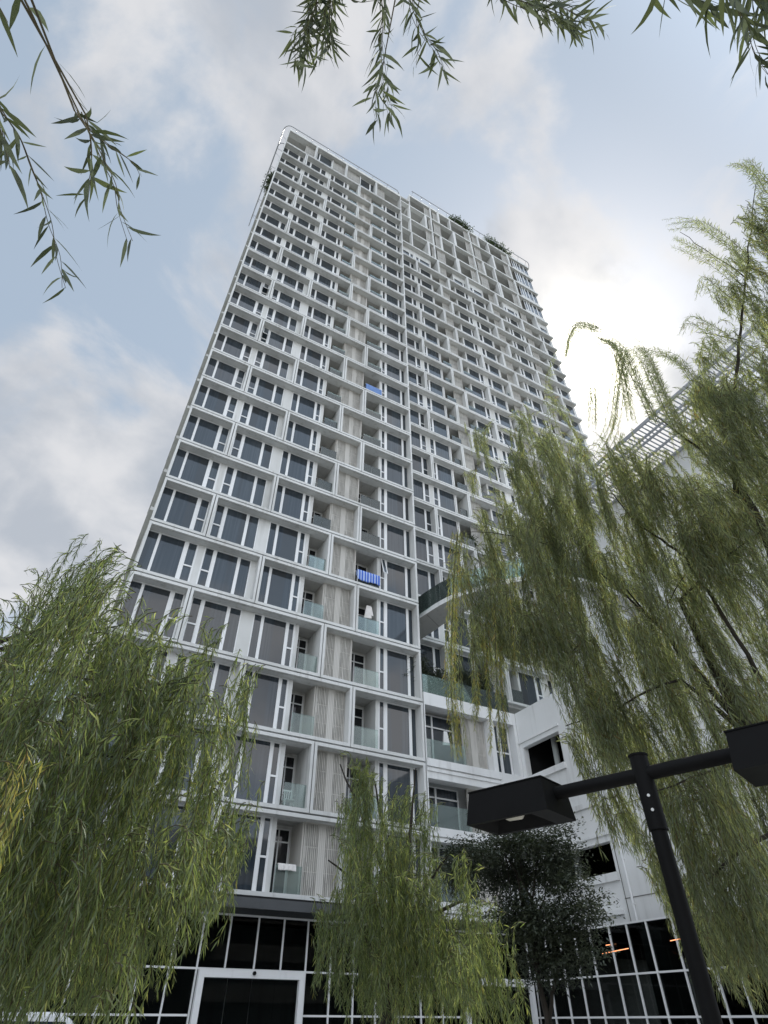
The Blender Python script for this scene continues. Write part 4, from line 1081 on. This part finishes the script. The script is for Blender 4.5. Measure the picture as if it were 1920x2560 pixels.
# right willow -------------------------------------------------------
tr_ = np.array([[*at_h(2010, 2557, 8.0)[:2], 0.0, 0.22], [*at_h(2000, 2300, 8.0), 0.17], [*at_h(1960, 1980, 8.0), 0.14], [*at_h(1880, 1850, 8.0), 0.09], [*at_h(1760, 1620, 8.0), 0.05], [*at_h(1700, 1500, 8.0), 0.03]])
R = lambda x, y, h=7.6: at_h(x, y, h*1.26)
stR = []
stR += band_strands([(1170, 1060, 1560), (1190, 1015, 1650), (1240, 1020, 1660), (1300, 1000, 1700), (1350, 1050, 1700), (1400, 985, 1720)], 800, (7.0, 9.2), (0.8, 2.3), 0.9, 0.9)
stR += band_strands([(1400, 985, 2000), (1440, 1030, 2050), (1500, 1090, 2080), (1560, 1110, 2150), (1640, 1120, 2300), (1720, 1080, 2450), (1800, 1000, 2500), (1930, 900, 2540)], 1650, (6.9, 9.8), (0.6, 2.1), 0.85, 0.93)
stR += band_strands([(1700, 930, 1500), (1800, 700, 1500), (1850, 560, 1400), (1900, 450, 1400), (1960, 420, 1400)], 1000, (7.0, 9.0), (0.4, 1.2), 1.0, 0.9)
stR += band_strands([(1340, 1020, 1750), (1450, 1060, 1900), (1560, 1090, 1950), (1680, 1120, 2000)], 720, (7.0, 9.4), (0.6, 1.8), 0.9, 0.9)
stR += band_strands([(1520, 1080, 1500), (1620, 1010, 1500), (1720, 950, 1500), (1800, 880, 1500)], 320, (7.0, 8.6), (0.4, 1.3), 0.8, 0.8)
stR += band_strands([(1830, 400, 700), (1870, 385, 800), (1930, 380, 900)], 140, (7.2, 8.2), (0.3, 0.8), 0.7, 0.9)
stR += [(q_[0], q_[1], 1, q_[3]) for q_ in band_strands([(1120, 1320, 1560), (1150, 1320, 1600), (1190, 1420, 1700)], 12, (6.9, 7.5), (0.4, 0.7), 1, 0.5)]
ex = []; exm = []
def pxpath(pts, h, n=10):
    P = catmull([at_h(x, y, h) for x, y in pts], 4); return np.array(P)
for gi, (pts, rep) in enumerate((([(1150, 1330), (1142, 1420), (1136, 1560), (1133, 1700), (1140, 1800), (1150, 1890)], 11), ([(1175, 1600), (1180, 1680), (1185, 1740), (1180, 1800)], 7),
            ([(1240, 1500), (1240, 1600), (1244, 1700), (1250, 1800), (1250, 1880)], 11), ([(1265, 1480), (1270, 1580), (1280, 1680)], 6), ([(1205, 1500), (1215, 1600), (1225, 1700)], 5),
            ([(1500, 830), (1450, 815), (1425, 850), (1415, 900)], 8), ([(1500, 850), (1540, 870), (1565, 960), (1580, 1050)], 8), ([(1475, 960), (1480, 1000), (1480, 1060)], 6), ([(1560, 880), (1545, 950), (1530, 1060), (1500, 1120)], 8),
            ([(1640, 1060), (1600, 970), (1560, 880), (1520, 850)], 8), ([(1700, 1080), (1650, 980), (1610, 890), (1580, 865)], 14), ([(1740, 960), (1700, 910), (1650, 885), (1610, 880)], 7),
            ([(1860, 640), (1800, 590), (1740, 555), (1670, 560)], 6), ([(1850, 700), (1790, 650), (1730, 620), (1690, 600)], 5), ([(1840, 760), (1790, 720), (1760, 700), (1745, 740)], 5), ([(1830, 850), (1780, 820), (1730, 800), (1710, 830)], 5), ([(1820, 900), (1780, 850), (1770, 880), (1765, 920)], 4),
            ([(1900, 480), (1860, 420), (1830, 405), (1812, 410)], 4), ([(1920, 460), (1880, 410), (1860, 400)], 4),
            ([(1380, 1060), (1370, 960), (1385, 900)], 2))):
    for i in range(rep):
        h = 7.3+rng.uniform(-0.3, 0.5); dx, dy = rng.normal(0, 9, 2); exm.append(1 if (gi < 5 and i % 3 != 0) else 0); ex.append(pxpath([(x+dx, y+dy) for x, y in pts], h))
limR = []
def lb(a, b, r0, r1, bow=0.04): limR.append((a, b, r0, r1, bow))
hub = R(1700, 1500, 6.2); hub2 = R(1880, 1850, 6.2)
lb(R(1880, 1850, 6.2), R(1640, 1560, 6.2), 0.06, 0.018); lb(R(1640, 1560, 6.2), R(1520, 1430, 6.3), 0.02, 0.007)
lb(R(1960, 1980, 6.2), R(1990, 1500, 6.4), 0.13, 0.08, 0.0); lb(R(1990, 1500, 6.4), R(1840, 1200, 6.4), 0.08, 0.04, 0.0)
lb(R(1840, 1250, 6.4), R(1830, 1040, 6.3), 0.042, 0.032, 0.0); lb(R(1830, 1040, 6.3), R(1860, 740, 6.2), 0.032, 0.018, 0.0); lb(R(1860, 740, 6.2), R(1890, 460, 6.2), 0.018, 0.006, 0.0)
lb(R(1870, 700, 6.2), R(1700, 580, 6.0), 0.012, 0.004); lb(R(1845, 850, 6.2), R(1740, 830, 6.0), 0.010, 0.004)
lb(R(1840, 1200, 6.4), R(1640, 1040, 6.2), 0.03, 0.008); lb(R(1640, 1040, 6.2), R(1520, 850, 6.0), 0.010, 0.004)
lb(R(1710, 1390, 6.2), R(1590, 1310, 6.1), 0.022, 0.010); lb(R(1710, 1390, 6.2), R(1716, 1330, 6.1), 0.018, 0.007, 0); lb(R(1900, 1700, 6.2), R(1710, 1385, 6.2), 0.03, 0.018); lb(R(1590, 1310, 6.1), R(1450, 1130, 6.3), 0.012, 0.005)
lb(R(1640, 1560, 6.2), R(1420, 1380, 6.3), 0.02, 0.008); lb(R(1420, 1380, 6.3), R(1250, 1080, 6.2), 0.012, 0.005); lb(R(1420, 1380, 6.3), R(1150, 1330, 5.7), 0.010, 0.004, 0.08)
lb(R(1520, 1790, 6.0), R(1415, 1815, 5.9), 0.010, 0.006); lb(R(1700, 1700, 6.1), R(1520, 1790, 6.0), 0.02, 0.010, 0.06); lb(R(1480, 1600, 6.1), R(1400, 1700, 6.0), 0.012, 0.005, 0.2)
lb(R(1880, 1850, 6.2), R(1700, 1700, 6.1), 0.04, 0.02); lb(R(1700, 1500, 6.2), R(1900, 1330, 6.2), 0.02, 0.01); lb(R(1640, 1560, 6.2), R(1760, 1380, 6.3), 0.012, 0.005)
lb(R(1990, 2060, 6.2), R(1760, 2210, 5.8), 0.03, 0.01); lb(R(1900, 1900, 6.2), R(1600, 2000, 6.0), 0.02, 0.006)
_, nC = willow('willow_tree', 'large olive green weeping willow filling the right side behind the street lamp', tr_, limR, stR, [MLEAFR, MLEAFY], (0.07, 0.125), 0.0165, (0.08, -0.02), 0.048, (22, 62), extra=ex, epick=exm)

# overhead willow: its trunk stands behind the camera, its sprays hang into the top of the picture
OW = thing('willow_tree', 'overhanging willow whose leafy sprays dangle into the top of the view, trunk behind the viewer', 'tree', (-1.6, -2.6, 0))
off = np.array([-1.6, -2.6, 0.0])
m = MB(); m.tube([p-off for p in catmull([(-1.6, -2.6, 0), (-1.5, -2.5, 1.6), (-1.2, -2.2, 3.0), (-0.9, -1.7, 4.2)], 5)], list(np.linspace(0.2, 0.11, 16)), MBARK, 14); m.build('trunk', OW, True)
sprays = [  # (range, path in picture, repeats, jitter px, leaf length, spacing)
 (1.45, [(45, -30), (78, 30), (118, 120), (150, 190), (190, 275)], 1, 0, (0.07, 0.10), 0.028),
 (1.45, [(190, 275), (215, 315), (265, 360), (330, 405), (350, 440)], 2, 6, (0.038, 0.07), 0.021),
 (1.45, [(190, 275), (230, 340), (262, 400), (285, 460), (300, 520), (325, 600)], 2, 8, (0.038, 0.068), 0.021),
 (1.50, [(205, 290), (222, 350), (222, 430), (215, 510)], 2, 8, (0.045, 0.075), 0.018),
 (1.50, [(-30, 200), (2, 265), (30, 310), (60, 350), (85, 420), (110, 480), (135, 560), (150, 640), (168, 720)], 2, 9, (0.038, 0.07), 0.020),
 (1.45, [(-30, 240), (5, 320), (20, 420)], 3, 12, (0.05, 0.09), 0.022),
 (1.30, [(-40, -20), (-10, 20), (5, 60)], 2, 10, (0.06, 0.09), 0.03),
 (2.6, [(800, -90), (795, -20), (780, 50), (760, 100), (758, 160)], 9, 15, (0.05, 0.08), 0.016),
 (2.6, [(860, -80), (830, -10), (815, 60), (820, 100), (822, 125)], 8, 12, (0.05, 0.08), 0.016),
 (2.5, [(955, -60), (957, 40), (953, 110), (962, 170), (965, 230), (985, 290)], 3, 7, (0.05, 0.085), 0.017),
 (2.5, [(960, 150), (945, 200), (935, 250), (945, 300)], 2, 7, (0.06, 0.10), 0.020),
 (2.5, [(1020, -60), (1030, 20), (1055, 80), (1090, 130), (1105, 175)], 3, 8, (0.05, 0.085), 0.017),
 (2.5, [(1040, 40), (1045, 100), (1040, 170)], 1, 6, (0.06, 0.10), 0.022),
 (2.5, [(860, -10), (900, 5), (930, 2), (1010, -5)], 1, 3, (0.05, 0.08), 0.04),
 (2.5, [(1200, -70), (1260, -15), (1320, 15), (1380, 45), (1430, 80)], 5, 12, (0.05, 0.085), 0.018),
 (2.5, [(1260, -60), (1340, -10), (1410, 25), (1460, 50), (1490, 60)], 4, 10, (0.05, 0.085), 0.018),
 (2.4, [(1600, -60), (1670, -15), (1740, -5), (1800, 20)], 3, 10, (0.08, 0.13), 0.026),
 (2.2, [(1780, -60), (1830, 0), (1868, 80), (1880, 130), (1905, 175), (1935, 220)], 3, 8, (0.07, 0.12), 0.024),
 (2.4, [(1840, -60), (1900, -10), (1960, 50)], 7, 24, (0.07, 0.12), 0.020),
]
paths = []; Lrs = []; srcs = []
allv = []
starts = []
for r, pts, rep, jit, Lr, spc in sprays:
    grp_ = []
    for i in range(rep):
        rj = r*(1+rng.normal(0, 0.03)); dx, dy = rng.normal(0, max(jit, 0.01), 2) if rep > 1 else (0, 0)
        P = np.array(catmull([at_r(x+dx*(0.3+0.7*k/len(pts))+(rng.normal(0, jit*0.4) if rep > 1 else 0), y+dy*0.6, rj) for k, (x, y) in enumerate(pts)], 5)); grp_.append(P-off)
    starts.append((grp_[0][0], r))
    allv.append((grp_, strand_leaves(grp_, spc, Lr, (35, 80), 0.068, 0.22, shrink=False)))
for grp_, lv in allv:
    tw = twig_tubes(grp_, [0.0016]*len(grp_))
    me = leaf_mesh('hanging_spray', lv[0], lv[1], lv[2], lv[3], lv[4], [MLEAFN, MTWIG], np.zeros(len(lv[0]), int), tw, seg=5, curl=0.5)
    for p in me.polygons: p.use_smooth = True
    link('hanging_spray', me, OW)
m = MB()
junc = {}
for a, p in (('L', np.array([-1.3, -0.6, 2.8])), ('M', np.array([-0.3, -1.2, 4.3])), ('R', np.array([0.9, -1.3, 4.1]))):
    P, r = limb((-0.9, -1.7, 4.2), p, 0.07, 0.03, 0.05 if a != 'L' else -0.02); m.tube([q-off for q in P], list(r), MBARK, 8); junc[a] = p
for s, r in starts:
    s = s+off
    j = junc['L'] if s[0] < 0.12 and s[2] < 3.4 else (junc['M'] if s[0] < 1.15 else junc['R'])
    P, rr2 = limb(j, s, 0.010, 0.0016, 0.03, 6, 0.1); m.tube([q-off for q in P], list(rr2), MTWIG, 6)
m.build('limbs', OW, True)

# dark broad leaved tree behind the middle willow
def leaf_cloud(name, blobs, n, Lr, wr, mats, off, seg=3, flat=0.35):
    "leaves in small sprays scattered through ellipsoid clumps"
    P = []; Dn = []; tot = sum(b[1][0]*b[1][1]*b[1][2] for b in blobs)**1.0
    for c, r, in blobs:
        k = max(3, int(n*(r[0]*r[1]*r[2])/tot/9)); c = np.array(c); r = np.array(r)
        d = unit(rng.normal(0, 1, (k, 3))); rad = rng.random(k)**0.45; cc = c+d*r*rad[:, None]
        tip = unit(d+rng.normal(0, 0.5, (k, 3))+np.array([0, 0, 0.1]))
        for j in range(9):
            P.append(cc+tip*((j-4)*Lr[1]*0.55)+rng.normal(0, Lr[1]*0.25, (k, 3))); Dn.append(unit(tip*0.5+rng.normal(0, 0.8, (k, 3))*np.array([1, 1, flat])))
    P = np.concatenate(P)-off; Dn = np.concatenate(Dn); n_ = len(P)
    Sd = unit(np.cross(Dn, rng.normal(0, 0.4, (n_, 3))+np.array([0, 0, 1.0]))); L = rng.uniform(*Lr, n_)
    return leaf_mesh(name, P, Dn, Sd, L, L*wr, mats, np.zeros(n_, int), None, seg, 0.2)
dt = thing('broadleaf_tree', 'dark fine leaved tree between the middle willow and the white podium wall', 'tree')
hD = 15.0
bl = []
for x, y, rx, rz in ((1180, 2140, .62, .28), (1270, 2110, .7, .34), (1350, 2110, .62, .3), (1400, 2150, .55, .3), (1140, 2190, .5, .3), (1230, 2190, .7, .35), (1330, 2190, .7, .32), (1410, 2210, .45, .26),
                     (1310, 2290, .6, .25), (1390, 2280, .6, .24), (1450, 2270, .45, .22), (1480, 2245, .22, .12), (1350, 2335, .75, .25), (1430, 2330, .5, .2), (1260, 2300, .4, .22), (1290, 2250, .4, .2),
                     (1360, 2400, .6, .2), (1430, 2405, .42, .2), (1480, 2375, .28, .14), (1330, 2440, .3, .14), (1400, 2445, .4, .12), (1465, 2300, .35, .14)):
    c = at_h(x, y, hD+rng.uniform(-0.8, 0.8)); bl.append((c, (rx, rx*1.3, rz)))
    for _ in range(3):
        c2 = c+rng.normal(0, 1, 3)*np.array([rx*0.7, rx*0.8, rz*0.8]); bl.append((c2+np.array([rng.normal(0, 0.3), 0, 0]), (rx*0.5, rx*0.5, rz*0.35)))
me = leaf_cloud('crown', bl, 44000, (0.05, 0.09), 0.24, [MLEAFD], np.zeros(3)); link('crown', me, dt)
m = MB(); base = at_h(1385, 2557, hD)
for x, y, x2, y2, r in ((1372, 2557, 1345, 2440, 0.07), (1345, 2440, 1330, 2250, 0.05), (1345, 2440, 1290, 2180, 0.035), (1372, 2557, 1400, 2400, 0.045), (1400, 2400, 1440, 2290, 0.03), (1330, 2250, 1260, 2130, 0.025), (1330, 2250, 1350, 2100, 0.025), (1290, 2330, 1265, 2150, 0.015), (1310, 2300, 1300, 2130, 0.015), (1340, 2300, 1400, 2160, 0.018), (1345, 2440, 1255, 2260, 0.02)):
    P, r_2 = limb(at_h(x, y, hD), at_h(x2, y2, hD), r, r*0.6, 0.02); m.tube(list(P), list(r_2), MBARK, 7)
m.tube([(base[0]-0.1, base[1], 0), at_h(1372, 2557, hD)], [0.11, 0.075], MBARK, 8)
m.build('trunk', dt, True)

# shrubs
def shrub(label, cs_, n, Lr, mats=None, group=None, wr=0.24):
    t = thing('shrub', label, 'shrub', (0, 0, 0), group)
    link('foliage', leaf_cloud('foliage', cs_, n, Lr, wr, mats or [MLEAFS], np.zeros(3)), t)
    m = MB()
    for c, r in cs_[:4]: m.tube([(c[0], c[1], c[2]-r[2]*1.5), c], [0.05, 0.02], MBARK, 6)
    m.build('stem', t)
cA = [((28.3+dx, 28.6, CAMZ+97.2+dz), (0.55, 0.5, 0.5)) for dx, dz in ((0, 0), (0.8, 0.2), (1.5, -0.1), (2.1, 0.1), (2.8, -0.3), (1.1, 0.7), (0.3, -0.4), (2.0, -0.6))]
shrub('grey green roof shrub spilling over the rail nearest the tower joint', cA, 2600, (0.16, 0.3), group='shrubs on the tower roof')
cB = [((35.2+dx, 28.6, CAMZ+97.0+dz), (0.5, 0.5, 0.5)) for dx, dz in ((0, 0.2), (0.8, 0.1), (1.7, 0.2), (2.5, 0), (3.3, 0.1), (4.1, -0.2), (1.2, 0.5), (2.9, 0.5))]
shrub('grey green roof shrub by the rail close to the far right corner of the tower', cB, 2600, (0.16, 0.3), group='shrubs on the tower roof')
cC = [((0.25+dx, 26.6+dy, CAMZ+70.2+dz), (0.28, 0.4, 0.4)) for dx, dy, dz in ((0, 0, 0), (-0.05, 0.6, 0.2), (0.0, 1.1, -0.3), (0, -0.4, -0.6))]
shrub('small shrub poking past the left edge of the tower near its top', cC, 700, (0.10, 0.20))
for i, (x, w, lab) in enumerate(((17.0, 0.9, 'dark bushy shrub on the podium terrace right beside the tower joint'), (18.9, 0.8, 'dark shrub in the middle of the podium terrace planter'), (20.7, 0.8, 'dark shrub on the podium terrace next to the white corner'), )):
    cs_ = [((x+rng.uniform(-w, w), 25.75+rng.uniform(-0.2, 0.4), PT+rng.uniform(0.3, 2.3)), (0.6, 0.35, 0.55)) for _ in range(14)]
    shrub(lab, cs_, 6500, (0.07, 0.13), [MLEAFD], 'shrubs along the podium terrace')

shrub('green balcony plant behind the glass in the right wing beside the big willow', [((24.0+dx, 28.75, zrel(4)+0.9+dz), (0.25, 0.2, 0.35)) for dx, dz in ((0, 0), (0.35, 0.2), (0.15, 0.55))], 700, (0.08, 0.16))
# string lights hanging from the wall base
def wire(pts, h, label):
    t = MB(); P = [at_h(x, y, h) for x, y in pts]; P = catmull(P, 5)
    t.tube(P, 0.005, MFRAME, 4)
    o = t.build('string_light'); tag(o, label, 'string light', 'string lights')
    b = MB()
    for i in range(3, len(P), 4):
        c = P[i]; b.tube([c-np.array([0, 0, 0.03]), c, c+np.array([0, 0, 0.02])], [0.008, 0.022, 0.008], MPLASTIC, 6)
    b.build('bulb', o)
wire([(1612, 2303), (1622, 2340), (1632, 2385), (1645, 2430), (1655, 2480), (1668, 2530), (1678, 2560)], 22.0, 'thin string of small white bulbs hanging left of the lamp post')
wire([(1752, 2300), (1765, 2340), (1775, 2380), (1785, 2430), (1800, 2480)], 20.0, 'thin string of small white bulbs hanging right of the lamp post')
print('leaves', nA, nB, nC, 'objects', len(bpy.data.objects))
